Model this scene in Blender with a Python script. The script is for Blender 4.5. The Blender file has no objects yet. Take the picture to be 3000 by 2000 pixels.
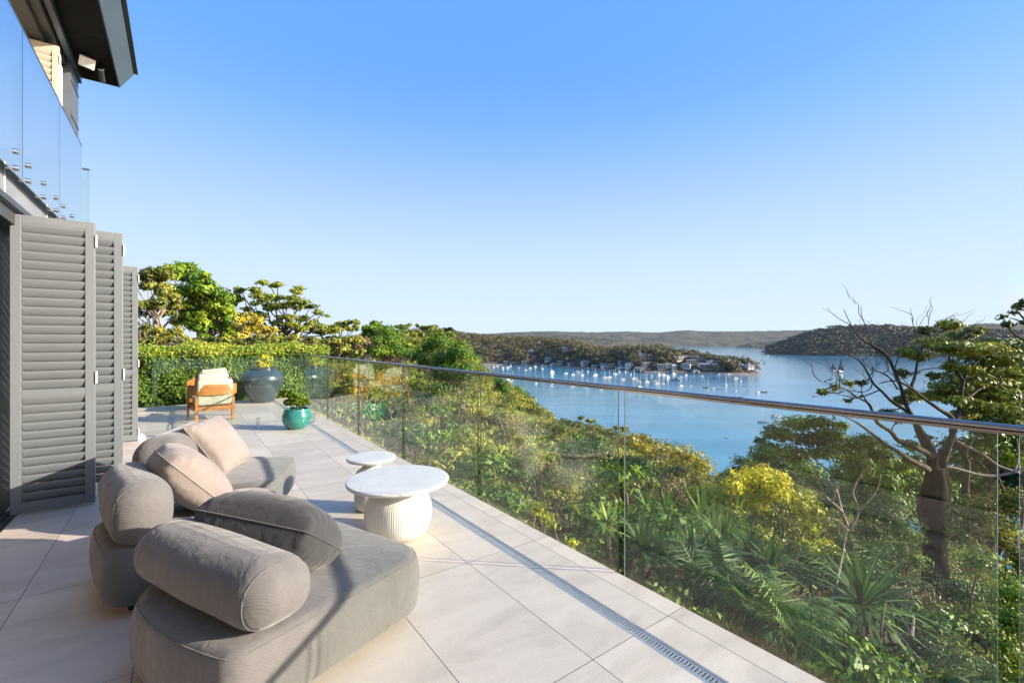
import bpy, math, random
import numpy as np
from mathutils import Vector, Matrix, noise

# ---------------------------------------------------------------- camera, sky, sun, exposure
scene = bpy.context.scene
COL = scene.collection
cam_data = bpy.data.cameras.new("camera")
cam_data.lens = 16.0
cam_data.sensor_width = 36.0
cam_data.clip_start = 0.05
cam_data.clip_end = 30000.0
cam = bpy.data.objects.new("camera", cam_data)
COL.objects.link(cam)
CAM_H = 1.5
cam.location = (0, 0, CAM_H)
cam.rotation_euler = (math.pi / 2, 0, 0)
scene.camera = cam

SUN_EL = math.radians(19.5)
SUN_AZ = math.radians(97.0)          # clockwise from +Y: sun on the right, a little behind
S = Vector((math.sin(SUN_AZ) * math.cos(SUN_EL), math.cos(SUN_AZ) * math.cos(SUN_EL), math.sin(SUN_EL)))
world = bpy.data.worlds.new("World")
scene.world = world
world.use_nodes = True
wn, wl = world.node_tree.nodes, world.node_tree.links
wn.clear()
w_out = wn.new("ShaderNodeOutputWorld")
w_bg = wn.new("ShaderNodeBackground")
w_sky = wn.new("ShaderNodeTexSky")
w_sky.sky_type = 'NISHITA'
w_sky.sun_disc = False
w_sky.sun_elevation = SUN_EL
w_sky.sun_rotation = SUN_AZ
w_sky.altitude = 60
w_sky.air_density = 1.0
w_sky.dust_density = 2.0
w_sky.ozone_density = 1.0
# the sky's range softened channel by channel as the photograph's processing did, pale haze low over
# the horizon all round, and out-of-view glow round the sun added back to fill the shade
EXPO = 1.1
KS = 1.0 / (0.15 * 2 ** EXPO)
w_tc = wn.new("ShaderNodeTexCoord"); w_xyz = wn.new("ShaderNodeSeparateXYZ")
wl.new(w_tc.outputs['Generated'], w_xyz.inputs[0])
w_h = wn.new("ShaderNodeMapRange"); w_h.interpolation_type = 'SMOOTHSTEP'
for n_, v_ in (('From Min', 0.0), ('From Max', 0.53), ('To Min', 0.97), ('To Max', 0.0)): w_h.inputs[n_].default_value = v_
wl.new(w_xyz.outputs['Z'], w_h.inputs['Value'])
w_sep = wn.new("ShaderNodeSeparateColor"); w_com = wn.new("ShaderNodeCombineColor")
wl.new(w_sky.outputs[0], w_sep.inputs[0])
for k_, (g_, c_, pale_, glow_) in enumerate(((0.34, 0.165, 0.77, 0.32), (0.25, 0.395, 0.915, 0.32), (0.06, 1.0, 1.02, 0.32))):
    p_ = wn.new("ShaderNodeMath"); p_.operation = 'POWER'; p_.inputs[1].default_value = g_
    m_ = wn.new("ShaderNodeMath"); m_.operation = 'MULTIPLY'; m_.inputs[1].default_value = c_ * KS
    x_ = wn.new("ShaderNodeMix"); x_.inputs['B'].default_value = pale_ * KS
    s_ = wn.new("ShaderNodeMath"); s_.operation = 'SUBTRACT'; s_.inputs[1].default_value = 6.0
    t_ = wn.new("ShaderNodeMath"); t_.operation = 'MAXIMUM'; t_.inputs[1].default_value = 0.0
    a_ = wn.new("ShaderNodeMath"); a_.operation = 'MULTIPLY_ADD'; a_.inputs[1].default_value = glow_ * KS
    wl.new(w_sep.outputs[k_], p_.inputs[0]); wl.new(p_.outputs[0], m_.inputs[0])
    wl.new(w_h.outputs[0], x_.inputs['Factor']); wl.new(m_.outputs[0], x_.inputs['A'])
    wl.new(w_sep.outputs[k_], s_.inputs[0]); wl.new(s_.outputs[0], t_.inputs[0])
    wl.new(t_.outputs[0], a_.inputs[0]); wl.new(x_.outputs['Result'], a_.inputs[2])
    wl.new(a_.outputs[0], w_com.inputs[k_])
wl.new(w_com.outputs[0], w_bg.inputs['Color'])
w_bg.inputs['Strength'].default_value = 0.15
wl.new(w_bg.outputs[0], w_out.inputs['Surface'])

sun_data = bpy.data.lights.new("sun", 'SUN')
sun_data.energy = 5.0
sun_data.angle = math.radians(0.53)
sun_data.color = (1.0, 0.87, 0.72)
sun = bpy.data.objects.new("sun", sun_data)
COL.objects.link(sun)
sun.location = (60, -8, 30)
sun.rotation_euler = S.to_track_quat('Z', 'Y').to_euler()

scene.view_settings.view_transform = 'Standard'
scene.view_settings.look = 'None'
scene.view_settings.exposure = EXPO
scene.view_settings.gamma = 1.0
scene.cycles.max_bounces = 10
scene.cycles.transparent_max_bounces = 24
scene.cycles.caustics_reflective = False
scene.cycles.caustics_refractive = False
scene.cycles.use_denoising = True

# ---------------------------------------------------------------- helpers
random.seed(7)
R = np.random.RandomState(11)
TH = math.radians(36.1)
CT, ST = math.cos(TH), math.sin(TH)
F = 1333.33
WATER_Z = -52.0

def P(p, a, z=0.0):
    """terrace coordinates (p across towards the view, a along the terrace) to world"""
    return Vector((p * CT - a * ST, p * ST + a * CT, z))

def at(x, y, Y):
    """photograph pixel at depth Y to world"""
    return Vector(((x - 1500) / F * Y, Y, CAM_H - (y - 1000) / F * Y))

def tag(o, label=None, cat=None, group=None, kind=None):
    if label: o['label'] = label
    if cat: o['category'] = cat
    if group: o['group'] = group
    if kind: o['kind'] = kind
    return o

def empty(name, loc=(0, 0, 0), rz=0.0, label=None, cat=None, group=None):
    o = bpy.data.objects.new(name, None)
    COL.objects.link(o)
    o.empty_display_size = 0.1
    o.location = loc
    o.rotation_euler = (0, 0, rz)
    return tag(o, label, cat, group)

CH = {}
def link(o, parent=None):
    COL.objects.link(o)
    if parent is not None:
        o.parent = parent
        CH.setdefault(parent.name, []).append(o)
    return o

def copy_tree(o, parent=None):
    c = o.copy()
    COL.objects.link(c)
    if parent is not None:
        c.parent = parent
        CH.setdefault(parent.name, []).append(c)
    for ch in list(CH.get(o.name, [])):
        copy_tree(ch, c)
    return c

class MB:
    """collects faces into one mesh"""
    def __init__(self):
        self.v, self.f, self.m = [], [], []
    def add(self, verts, faces, mi=0):
        n = len(self.v)
        self.v.extend([tuple(q) for q in verts])
        self.f.extend([tuple(i + n for i in f) for f in faces])
        self.m.extend([mi] * len(faces))
    def box(self, x0, x1, y0, y1, z0, z1, mi=0, M=None):
        vs = [Vector((x, y, z)) for z in (z0, z1) for y in (y0, y1) for x in (x0, x1)]
        if M is not None: vs = [M @ q for q in vs]
        self.add(vs, [(0, 2, 3, 1), (4, 5, 7, 6), (0, 1, 5, 4), (2, 6, 7, 3), (0, 4, 6, 2), (1, 3, 7, 5)], mi)
    def tube(self, pts, rad, seg=8, mi=0, cap=True, wob=0.0):
        pts = [Vector(q) for q in pts]
        n = len(pts)
        rr = rad if hasattr(rad, '__len__') else [rad] * n
        t0 = (pts[1] - pts[0]).normalized()
        up = Vector((0, 0, 1)) if abs(t0.z) < 0.9 else Vector((1, 0, 0))
        side = t0.cross(up).normalized()
        vs = []
        for i in range(n):
            t = (pts[min(i + 1, n - 1)] - pts[max(i - 1, 0)]).normalized()
            side = (side - t * side.dot(t)).normalized()
            b = t.cross(side)
            for k in range(seg):
                an = 2 * math.pi * k / seg
                q = rr[i] * (1 + (wob * (noise.noise(pts[i] * 1.6 + Vector((math.cos(an), math.sin(an), 0)) * 1.1)) if wob else 0))
                vs.append(pts[i] + side * (math.cos(an) * q) + b * (math.sin(an) * q))
        fs = [(i * seg + k, i * seg + (k + 1) % seg, (i + 1) * seg + (k + 1) % seg, (i + 1) * seg + k) for i in range(n - 1) for k in range(seg)]
        if cap:
            fs.append(tuple(range(seg))[::-1]); fs.append(tuple((n - 1) * seg + k for k in range(seg)))
        self.add(vs, fs, mi)
    def lathe(self, prof, seg=48, mi=0, mod=None, c=(0, 0, 0)):
        vs = []
        for (r, z) in prof:
            for k in range(seg):
                an = 2 * math.pi * k / seg
                q = r * (mod(an, z, r) if mod else 1.0)
                vs.append((c[0] + q * math.cos(an), c[1] + q * math.sin(an), c[2] + z))
        n = len(prof)
        fs = [(i * seg + k, i * seg + (k + 1) % seg, (i + 1) * seg + (k + 1) % seg, (i + 1) * seg + k) for i in range(n - 1) for k in range(seg)]
        fs.append(tuple(range(seg))[::-1]); fs.append(tuple((n - 1) * seg + k for k in range(seg)))
        self.add(vs, fs, mi)
    def build(self, name, mats, parent=None, smooth=False, bevel=0.0):
        me = bpy.data.meshes.new(name)
        me.from_pydata(self.v, [], self.f)
        for m in (mats if isinstance(mats, (list, tuple)) else [mats]): me.materials.append(m)
        me.polygons.foreach_set('material_index', self.m)
        if smooth: me.polygons.foreach_set('use_smooth', [True] * len(self.f))
        me.update()
        o = bpy.data.objects.new(name, me)
        if bevel:
            b = o.modifiers.new("bevel", 'BEVEL'); b.width = bevel; b.segments = 2; b.limit_method = 'ANGLE'
        if smooth == 'auto':
            me.polygons.foreach_set('use_smooth', [True] * len(self.f))
            me.set_sharp_from_angle(angle=math.radians(35))
        return link(o, parent)

def smooth_path(pts, rad, n=4):
    """Catmull-Rom through pts"""
    out, ro = [], []
    k = len(pts)
    for i in range(k - 1):
        p0, p1, p2, p3 = pts[max(i - 1, 0)], pts[i], pts[i + 1], pts[min(i + 2, k - 1)]
        for j in range(n):
            t = j / n
            out.append(0.5 * ((2 * p1) + (p2 - p0) * t + (2 * p0 - 5 * p1 + 4 * p2 - p3) * t * t + (3 * p1 - p0 - 3 * p2 + p3) * t ** 3))
            ro.append(rad[i] + (rad[i + 1] - rad[i]) * t)
    out.append(pts[-1]); ro.append(rad[-1])
    return out, ro

# ---------------------------------------------------------------- materials
def mat(name):
    m = bpy.data.materials.new(name)
    m.use_nodes = True
    return m, m.node_tree.nodes, m.node_tree.links, m.node_tree.nodes['Principled BSDF']

def N(nt, t, **kw):
    n = nt.new(t)
    for k, v in kw.items():
        if k in n.inputs: n.inputs[k].default_value = v
        else: setattr(n, k, v)
    return n

def ramp(nt, stops):
    r = nt.new("ShaderNodeValToRGB")
    e = r.color_ramp.elements
    while len(e) < len(stops): e.new(0.5)
    for i, (p, c) in enumerate(stops):
        e[i].position = p; e[i].color = (*c, 1)
    return r

def simple(name, col, rough=0.5, metal=0.0, var=0.12, scale=6.0, bump=0.0, bscale=60.0, spec=0.5, coat=0.0):
    """principled surface with a mild mottling of its colour"""
    m, nt, ln, b = mat(name)
    tc = N(nt, "ShaderNodeTexCoord")
    nz = N(nt, "ShaderNodeTexNoise", Scale=scale, Detail=5.0)
    ln.new(tc.outputs['Object'], nz.inputs['Vector'])
    r = ramp(nt, [(0.25, [c * (1 - var) for c in col]), (0.75, [min(1, c * (1 + var)) for c in col])])
    ln.new(nz.outputs['Fac'], r.inputs[0]); ln.new(r.outputs[0], b.inputs['Base Color'])
    b.inputs['Roughness'].default_value = rough
    b.inputs['Metallic'].default_value = metal
    b.inputs['Specular IOR Level'].default_value = spec
    b.inputs['Coat Weight'].default_value = coat
    b.inputs['Coat Roughness'].default_value = 0.06
    if bump:
        n2 = N(nt, "ShaderNodeTexNoise", Scale=bscale, Detail=4.0)
        ln.new(tc.outputs['Object'], n2.inputs['Vector'])
        bp = N(nt, "ShaderNodeBump", Strength=bump, Distance=0.01)
        ln.new(n2.outputs['Fac'], bp.inputs['Height']); ln.new(bp.outputs[0], b.inputs['Normal'])
    return m

def glass_mat(name, tint, base=0.05):
    m, nt, ln, b = mat(name)
    nt.remove(b)
    out = nt['Material Output']
    lw = N(nt, "ShaderNodeLayerWeight", Blend=0.5)
    pw = N(nt, "ShaderNodeMath", operation='POWER'); pw.inputs[1].default_value = 5.0
    ln.new(lw.outputs['Facing'], pw.inputs[0])
    ml = N(nt, "ShaderNodeMath", operation='MULTIPLY_ADD'); ml.inputs[1].default_value = 1 - base; ml.inputs[2].default_value = base
    ln.new(pw.outputs[0], ml.inputs[0])
    tr = N(nt, "ShaderNodeBsdfTransparent", Color=(*tint, 1))
    gl = N(nt, "ShaderNodeBsdfGlossy", Roughness=0.0, Color=(0.97, 0.99, 1, 1))
    mx = N(nt, "ShaderNodeMixShader")
    ln.new(ml.outputs[0], mx.inputs[0]); ln.new(tr.outputs[0], mx.inputs[1]); ln.new(gl.outputs[0], mx.inputs[2])
    ln.new(mx.outputs[0], out.inputs['Surface'])
    return m

def leaf_mat(name, dark, mid, light, trans=0.22, rough=0.5):
    m, nt, ln, b = mat(name)
    at_ = N(nt, "ShaderNodeAttribute", attribute_name="tint")
    r = ramp(nt, [(0.0, dark), (0.5, mid), (1.0, light)])
    ln.new(at_.outputs['Fac'], r.inputs[0])
    ln.new(r.outputs[0], b.inputs['Base Color'])
    b.inputs['Roughness'].default_value = rough
    b.inputs['Specular IOR Level'].default_value = 0.35
    tl = N(nt, "ShaderNodeBsdfTranslucent")
    ln.new(r.outputs[0], tl.inputs['Color'])
    mx = N(nt, "ShaderNodeMixShader"); mx.inputs[0].default_value = trans
    ln.new(b.outputs[0], mx.inputs[1]); ln.new(tl.outputs[0], mx.inputs[2])
    ln.new(mx.outputs[0], nt['Material Output'].inputs['Surface'])
    return m

def fabric(name, col, weave=.16):
    m, nt, ln, b = mat(name)
    tc = N(nt, "ShaderNodeTexCoord")
    nz = N(nt, "ShaderNodeTexNoise", Scale=3.5, Detail=6.0)
    ln.new(tc.outputs['Object'], nz.inputs['Vector'])
    r = ramp(nt, [(0.3, [c * 0.88 for c in col]), (0.7, [c * 1.1 for c in col])])
    ln.new(nz.outputs['Fac'], r.inputs[0])
    w1 = N(nt, "ShaderNodeTexWave", Scale=42.0, Distortion=1.0, bands_direction='DIAGONAL')
    w1.inputs['Detail Scale'].default_value = 3.0
    ln.new(tc.outputs['Object'], w1.inputs['Vector'])
    w2 = N(nt, "ShaderNodeTexNoise", Scale=260.0, Detail=2.0)
    ln.new(tc.outputs['Object'], w2.inputs['Vector'])
    mc = N(nt, "ShaderNodeMix", data_type='RGBA', blend_type='MULTIPLY'); mc.inputs['Factor'].default_value = 0.35
    r2 = ramp(nt, [(0.3, (0.55, 0.55, 0.55)), (0.7, (1.1, 1.1, 1.1))])
    ln.new(w2.outputs['Fac'], r2.inputs[0])
    ln.new(r.outputs[0], mc.inputs['A']); ln.new(r2.outputs[0], mc.inputs['B'])
    ln.new(mc.outputs['Result'], b.inputs['Base Color'])
    n3 = N(nt, "ShaderNodeTexNoise", Scale=9.0, Detail=3.0, Distortion=0.6)
    ln.new(tc.outputs['Object'], n3.inputs['Vector'])
    b1 = N(nt, "ShaderNodeBump", Strength=weave, Distance=0.0025)
    ln.new(w1.outputs['Fac'], b1.inputs['Height'])
    b2 = N(nt, "ShaderNodeBump", Strength=0.35, Distance=0.03)
    ln.new(n3.outputs['Fac'], b2.inputs['Height']); ln.new(b1.outputs[0], b2.inputs['Normal'])
    ln.new(b2.outputs[0], b.inputs['Normal'])
    b.inputs['Roughness'].default_value = 0.9
    b.inputs['Specular IOR Level'].default_value = 0.15
    b.inputs['Sheen Weight'].default_value = 0.25
    b.inputs['Sheen Roughness'].default_value = 0.5
    return m

M_FAB = fabric("taupe_weave", (0.148, 0.141, 0.138))
M_FABL = fabric("pale_weave", (0.26, 0.223, 0.204), .04)
M_FABD = fabric("dark_weave", (0.046, 0.046, 0.049), .04)
M_CREAM = fabric("cream_canvas", (0.50, 0.465, 0.41), .04)
M_BLACK = simple("black_plastic", (0.012, 0.012, 0.013), 0.5)
M_CHAR = simple("charcoal_metal", (0.035, 0.036, 0.04), 0.4, 0.0, 0.15)
M_DARKIN = simple("dark_interior", (0.018, 0.017, 0.016), 0.7)
M_SHUT = simple("shutter_paint", (0.145, 0.163, 0.178), 0.42, 0.0, 0.05, 3.0)
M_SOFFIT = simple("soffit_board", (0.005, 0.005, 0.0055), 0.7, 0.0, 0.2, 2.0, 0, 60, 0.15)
M_CEIL = simple("cream_ceiling", (0.82, 0.75, 0.62), 0.7)
M_FASC = simple("fascia_metal", (0.065, 0.095, 0.12), 0.35, 0.2, 0.12, 1.5)
M_SLAB = simple("slab_grey", (0.20, 0.215, 0.24), 0.5, 0.0, 0.15)
M_STEEL = simple("brushed_steel", (0.62, 0.62, 0.61), 0.22, 1.0, 0.1, 20)
M_GRATE = simple("drain_steel", (0.44, 0.45, 0.45), 0.4, 0.5, 0.12, 20)
M_WHITEP = simple("white_paint", (0.80, 0.79, 0.76), 0.4, 0.0, 0.04)
M_TABLE = simple("white_plaster", (0.645, 0.63, 0.605), 0.55, 0.0, 0.08, 9.0, 0.15, 40)
M_CURT = simple("white_curtain", (0.75, 0.72, 0.68), 0.8)
M_TEAK = simple("teak_wood", (0.42, 0.165, 0.045), 0.42, 0.0, 0.3, 7.0)
M_URN = simple("blue_grey_glaze", (0.045, 0.07, 0.085), 0.16, 0.25, 0.35, 5.0, 0, 60, 0.6, 0.5)
M_TEAL = simple("teal_glaze", (0.025, 0.20, 0.185), 0.16, 0.0, 0.3, 6.0, 0, 60, 0.6, 0.5)
M_SOIL = simple("potting_soil", (0.04, 0.028, 0.018), 0.9, 0.0, 0.4, 30, 0.6, 50)
M_GLASSB = glass_mat("balcony_glass", (0.62, 0.80, 0.95), 0.74)
M_GLASS = glass_mat("balustrade_glass", (0.93, 0.965, 0.94), 0.032)
M_EDGE = simple("glass_edge", (0.004, 0.009, 0.008), 0.35, 0.0, 0.2, 6, 0, 60, 0.6)
M_RAIL = simple("dark_steel", (0.30, 0.30, 0.31), 0.2, 1.0, 0.1, 20)
M_EDGEL = simple("glass_edge_lit", (0.12, 0.15, 0.15), 0.12, 0.3, 0.1)  # lighter copy of the glass edge, caught light put into its colour

# trunk and wood
def bark(name, c0, c1, scale=9.0):
    m, nt, ln, b = mat(name)
    tc = N(nt, "ShaderNodeTexCoord")
    mp = N(nt, "ShaderNodeMapping"); mp.inputs['Scale'].default_value = (1, 1, 0.35)
    ln.new(tc.outputs['Object'], mp.inputs['Vector'])
    nz = N(nt, "ShaderNodeTexNoise", Scale=scale * 1.4, Detail=8.0, Roughness=0.68)
    ln.new(mp.outputs[0], nz.inputs['Vector'])
    r = ramp(nt, [(0.3, c0), (0.7, c1)])
    ln.new(nz.outputs['Fac'], r.inputs[0]); ln.new(r.outputs[0], b.inputs['Base Color'])
    bp = N(nt, "ShaderNodeBump", Strength=0.8, Distance=0.035)
    ln.new(nz.outputs['Fac'], bp.inputs['Height']); ln.new(bp.outputs[0], b.inputs['Normal'])
    b.inputs['Roughness'].default_value = 0.9; b.inputs['Specular IOR Level'].default_value = 0.15
    return m
M_BARK = bark("grey_gum_bark", (0.025, 0.022, 0.02), (0.15, 0.125, 0.105))
M_BARKD = bark("burnt_bark", (0.001, 0.001, 0.0015), (0.008, 0.0075, 0.007))
M_BARKP = bark("pale_bark", (0.16, 0.13, 0.11), (0.42, 0.36, 0.31))
M_BARKB = bark("brown_bark", (0.07, 0.045, 0.03), (0.22, 0.15, 0.10))

L_GUM = leaf_mat("gum_leaf", (0.035, 0.07, 0.012), (0.155, 0.2, 0.028), (0.4, 0.41, 0.045))
L_GREEN = leaf_mat("bright_leaf", (0.025, 0.085, 0.008), (0.135, 0.25, 0.014), (0.38, 0.46, 0.03))
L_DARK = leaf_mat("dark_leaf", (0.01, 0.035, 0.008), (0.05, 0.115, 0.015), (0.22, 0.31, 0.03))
L_YEL = leaf_mat("yellow_leaf", (0.2, 0.24, 0.012), (0.52, 0.5, 0.015), (0.8, 0.68, 0.025))
L_OLIVE = leaf_mat("olive_leaf", (0.055, 0.08, 0.016), (0.235, 0.245, 0.035), (0.49, 0.45, 0.07))
L_DRY = leaf_mat("dry_leaf", (0.12, 0.08, 0.04), (0.30, 0.21, 0.11), (0.48, 0.36, 0.22))
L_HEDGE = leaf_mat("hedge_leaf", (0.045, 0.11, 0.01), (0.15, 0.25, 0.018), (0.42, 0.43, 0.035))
L_GOLD = leaf_mat("golden_leaf", (0.14, 0.14, 0.02), (0.4, 0.34, 0.03), (0.65, 0.5, 0.05))
L_STRAP = leaf_mat("strap_leaf", (0.03, 0.08, 0.015), (0.09, 0.19, 0.03), (0.26, 0.36, 0.07), 0.3, 0.55)
L_GRASS = leaf_mat("slope_grass", (0.08, 0.12, 0.02), (0.28, 0.32, 0.045), (0.54, 0.51, 0.11))
L_BROWN = leaf_mat("headland_leaf", (0.035, 0.042, 0.014), (0.125, 0.115, 0.040), (0.28, 0.21, 0.085))

# ---------------------------------------------------------------- leaves
def card_mesh(name, Pn, Nn, size, aspect, tint, m, parent=None, droop=0.0):
    """one mesh of small diamond leaves at points Pn facing Nn"""
    n = len(Pn)
    Nn = Nn / (np.linalg.norm(Nn, axis=1, keepdims=True) + 1e-9)
    t = R.normal(size=(n, 3)); t[:, 2] -= droop
    t -= Nn * np.sum(t * Nn, axis=1, keepdims=True)
    t /= (np.linalg.norm(t, axis=1, keepdims=True) + 1e-9)
    b = np.cross(Nn, t)
    L = (size * 0.5)[:, None]; W = L * aspect
    V = np.empty((n, 4, 3))
    V[:, 0] = Pn - t * L
    V[:, 1] = Pn + b * W - t * L * 0.1
    V[:, 2] = Pn + t * L
    V[:, 3] = Pn - b * W - t * L * 0.1
    me = bpy.data.meshes.new(name)
    me.vertices.add(n * 4); me.vertices.foreach_set('co', V.reshape(-1))
    me.loops.add(n * 4); me.loops.foreach_set('vertex_index', np.arange(n * 4, dtype=np.int32))
    me.polygons.add(n); me.polygons.foreach_set('loop_start', np.arange(0, n * 4, 4, dtype=np.int32))
    me.polygons.foreach_set('loop_total', np.full(n, 4, dtype=np.int32))
    a = me.attributes.new("tint", 'FLOAT', 'FACE')
    a.data.foreach_set('value', np.clip(tint, 0, 1).astype(np.float32))
    me.materials.append(m)
    me.update(calc_edges=True)
    o = bpy.data.objects.new(name, me)
    return link(o, parent)

def clump_pts(clumps, dens, flat_bottom=0.35):
    """points and outward normals over lumpy ellipsoids [(centre, (rx,ry,rz)), ...]"""
    PP, NN, TT, SZ = [], [], [], []
    for (c, r) in clumps:
        r = np.array(r, float)
        area = (r[0] * r[1] + r[1] * r[2] + r[0] * r[2]) * 4.2
        n = max(12, int(area * dens))
        d = R.normal(size=(n, 3)); d /= np.linalg.norm(d, axis=1, keepdims=True)
        keep = (d[:, 2] > -flat_bottom) | (R.rand(n) < 0.25)
        d = d[keep]; n = len(d)
        ph = R.rand(3) * 6.28
        lump = 1 + 0.22 * np.sin(d[:, 0] * 5 + ph[0]) * np.sin(d[:, 1] * 5 + ph[1]) + 0.16 * np.sin(d[:, 2] * 9 + d[:, 0] * 7 + ph[2])
        rad = (0.45 + 0.55 * R.rand(n) ** 0.45) * lump
        inner = R.rand(n) < .28                     # the inner foliage that makes a crown opaque
        rad = np.where(inner, .15 + .42 * R.rand(n), rad)
        PP.append(np.array(c)[None] + d * r[None] * rad[:, None])
        SZ.append(np.where(inner, 1.9, 1.0))
        NN.append(d + R.normal(size=(n, 3)) * 0.42 + np.array([0, 0, 0.15])[None])
        TT.append(np.full(n, R.normal(0.0, 0.19)))
    return np.vstack(PP), np.vstack(NN), np.concatenate(TT), np.concatenate(SZ)

def crown(name, clumps, dens, size, aspect, m, parent=None, tint=0.5, tvar=0.2, flat=0.35, droop=0.3):
    Pn, Nn, T, SZ = clump_pts(clumps, dens * 1.2, flat)
    n = len(Pn)
    return card_mesh(name, Pn, Nn, size * SZ * (0.6 + 0.8 * R.rand(n)), aspect, tint + T + R.normal(size=n) * tvar, m, parent, droop)

def limb(mb, p0, p1, r0, r1, seg=6, bend=0.15, mi=0):
    p0, p1 = Vector(p0), Vector(p1)
    L = (p1 - p0).length
    mid = []
    for i in range(5):
        t = i / 4
        q = p0.lerp(p1, t)
        if 0 < i < 4:
            q = q + Vector(R.normal(size=3) * L * bend * 0.35)
        mid.append(q)
    pts, rr = smooth_path(mid, [r0 + (r1 - r0) * i / 4 for i in range(5)], 3)
    mb.tube(pts, rr, seg, mi, True, 0.25)
# ================================================================ the terrace
A0, A1, PE = -4.0, 13.35, 2.297          # near end, far end, outer edge
def floor_mat():
    m, nt, ln, b = mat("porcelain_tile")
    tc = N(nt, "ShaderNodeTexCoord")
    sp = N(nt, "ShaderNodeSeparateXYZ"); ln.new(tc.outputs['Object'], sp.inputs[0])
    def joint(sock, off, step):
        a = N(nt, "ShaderNodeMath", operation='ADD'); a.inputs[1].default_value = -off + 200 * step
        ln.new(sock, a.inputs[0])
        d = N(nt, "ShaderNodeMath", operation='DIVIDE'); d.inputs[1].default_value = step
        ln.new(a.outputs[0], d.inputs[0])
        fr = N(nt, "ShaderNodeMath", operation='FRACT'); ln.new(d.outputs[0], fr.inputs[0])
        s = N(nt, "ShaderNodeMath", operation='SUBTRACT'); s.inputs[1].default_value = 0.5
        ln.new(fr.outputs[0], s.inputs[0])
        ab = N(nt, "ShaderNodeMath", operation='ABSOLUTE'); ln.new(s.outputs[0], ab.inputs[0])
        g = N(nt, "ShaderNodeMath", operation='GREATER_THAN'); g.inputs[1].default_value = 0.5 - 0.0022 / step
        ln.new(ab.outputs[0], g.inputs[0])
        fl = N(nt, "ShaderNodeMath", operation='FLOOR'); ln.new(d.outputs[0], fl.inputs[0])
        return g, fl
    gx, fx = joint(sp.outputs['X'], 1.575, 0.583)
    gy, fy = joint(sp.outputs['Y'], 2.676, 1.166)
    mxn = N(nt, "ShaderNodeMath", operation='MAXIMUM')
    ln.new(gx.outputs[0], mxn.inputs[0]); ln.new(gy.outputs[0], mxn.inputs[1])
    # a slightly different tone for every tile, drawn-out cloudy veins inside it
    cb = N(nt, "ShaderNodeCombineXYZ"); ln.new(fx.outputs[0], cb.inputs[0]); ln.new(fy.outputs[0], cb.inputs[1])
    wn_ = N(nt, "ShaderNodeTexWhiteNoise", noise_dimensions='3D'); ln.new(cb.outputs[0], wn_.inputs['Vector'])
    mp = N(nt, "ShaderNodeMapping"); mp.inputs['Scale'].default_value = (1.0, 2.6, 1); mp.inputs['Rotation'].default_value = (0, 0, 0.5)
    ad = N(nt, "ShaderNodeVectorMath", operation='MULTIPLY_ADD'); ad.inputs[1].default_value = (3.1, 1.7, 5.0)
    ln.new(wn_.outputs['Color'], ad.inputs[0]); ln.new(tc.outputs['Object'], ad.inputs[2])
    ln.new(ad.outputs[0], mp.inputs['Vector'])
    n1 = N(nt, "ShaderNodeTexNoise", Scale=1.7, Detail=8.0, Roughness=0.62, Distortion=0.8)
    ln.new(mp.outputs[0], n1.inputs['Vector'])
    r = ramp(nt, [(0.28, (0.52, 0.44, 0.365)), (0.5, (0.63, 0.54, 0.46)), (0.72, (0.70, 0.61, 0.525))])
    ln.new(n1.outputs['Fac'], r.inputs[0])
    n2 = N(nt, "ShaderNodeTexNoise", Scale=90.0, Detail=3.0)
    ln.new(tc.outputs['Object'], n2.inputs['Vector'])
    r2 = ramp(nt, [(0.3, (0.93, 0.93, 0.93)), (0.7, (1.04, 1.04, 1.04))]); ln.new(n2.outputs['Fac'], r2.inputs[0])
    mu = N(nt, "ShaderNodeMix", data_type='RGBA', blend_type='MULTIPLY'); mu.inputs['Factor'].default_value = 1.0
    ln.new(r.outputs[0], mu.inputs['A']); ln.new(r2.outputs[0], mu.inputs['B'])
    hv = N(nt, "ShaderNodeHueSaturation"); vv = N(nt, "ShaderNodeMath", operation='MULTIPLY_ADD')
    vv.inputs[1].default_value = 0.16; vv.inputs[2].default_value = 0.93
    ln.new(wn_.outputs['Value'], vv.inputs[0]); ln.new(vv.outputs[0], hv.inputs['Value']); ln.new(mu.outputs['Result'], hv.inputs['Color'])
    mj = N(nt, "ShaderNodeMix", data_type='RGBA'); mj.inputs['B'].default_value = (0.12, 0.105, 0.095, 1)
    ln.new(mxn.outputs[0], mj.inputs['Factor']); ln.new(hv.outputs[0], mj.inputs['A'])
    ln.new(mj.outputs['Result'], b.inputs['Base Color'])
    rr = N(nt, "ShaderNodeMath", operation='MULTIPLY_ADD'); rr.inputs[1].default_value = 0.25; rr.inputs[2].default_value = 0.38
    ln.new(n1.outputs['Fac'], rr.inputs[0]); ln.new(rr.outputs[0], b.inputs['Roughness'])
    bp = N(nt, "ShaderNodeBump", Strength=0.5, Distance=0.003); bp.invert = True
    ln.new(mxn.outputs[0], bp.inputs['Height']); ln.new(bp.outputs[0], b.inputs['Normal'])
    return m
M_FLOOR = floor_mat()
mb = MB()
D0, D1 = 1.866, 1.954
mb.box(-1.14, D0, A0, A1, -0.3, 0.0)
mb.box(D1, PE, A0, A1, -0.3, 0.0)
mb.box(D0, D1, A0, A1, -0.3, -0.06)
fl = mb.build("terrace_floor", M_FLOOR)
fl.rotation_euler.z = TH
tag(fl, "pale stone tiled terrace floor", None, None, "structure")
mb = MB(); mb.box(-7.0, -1.26, A0, 13.2, -0.3, -0.012)
o = mb.build("indoor_floor", simple("indoor_timber", (0.42, 0.34, 0.26), 0.5)); o.rotation_euler.z = TH
tag(o, "dark floor inside the open house", None, None, "structure")

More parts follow.
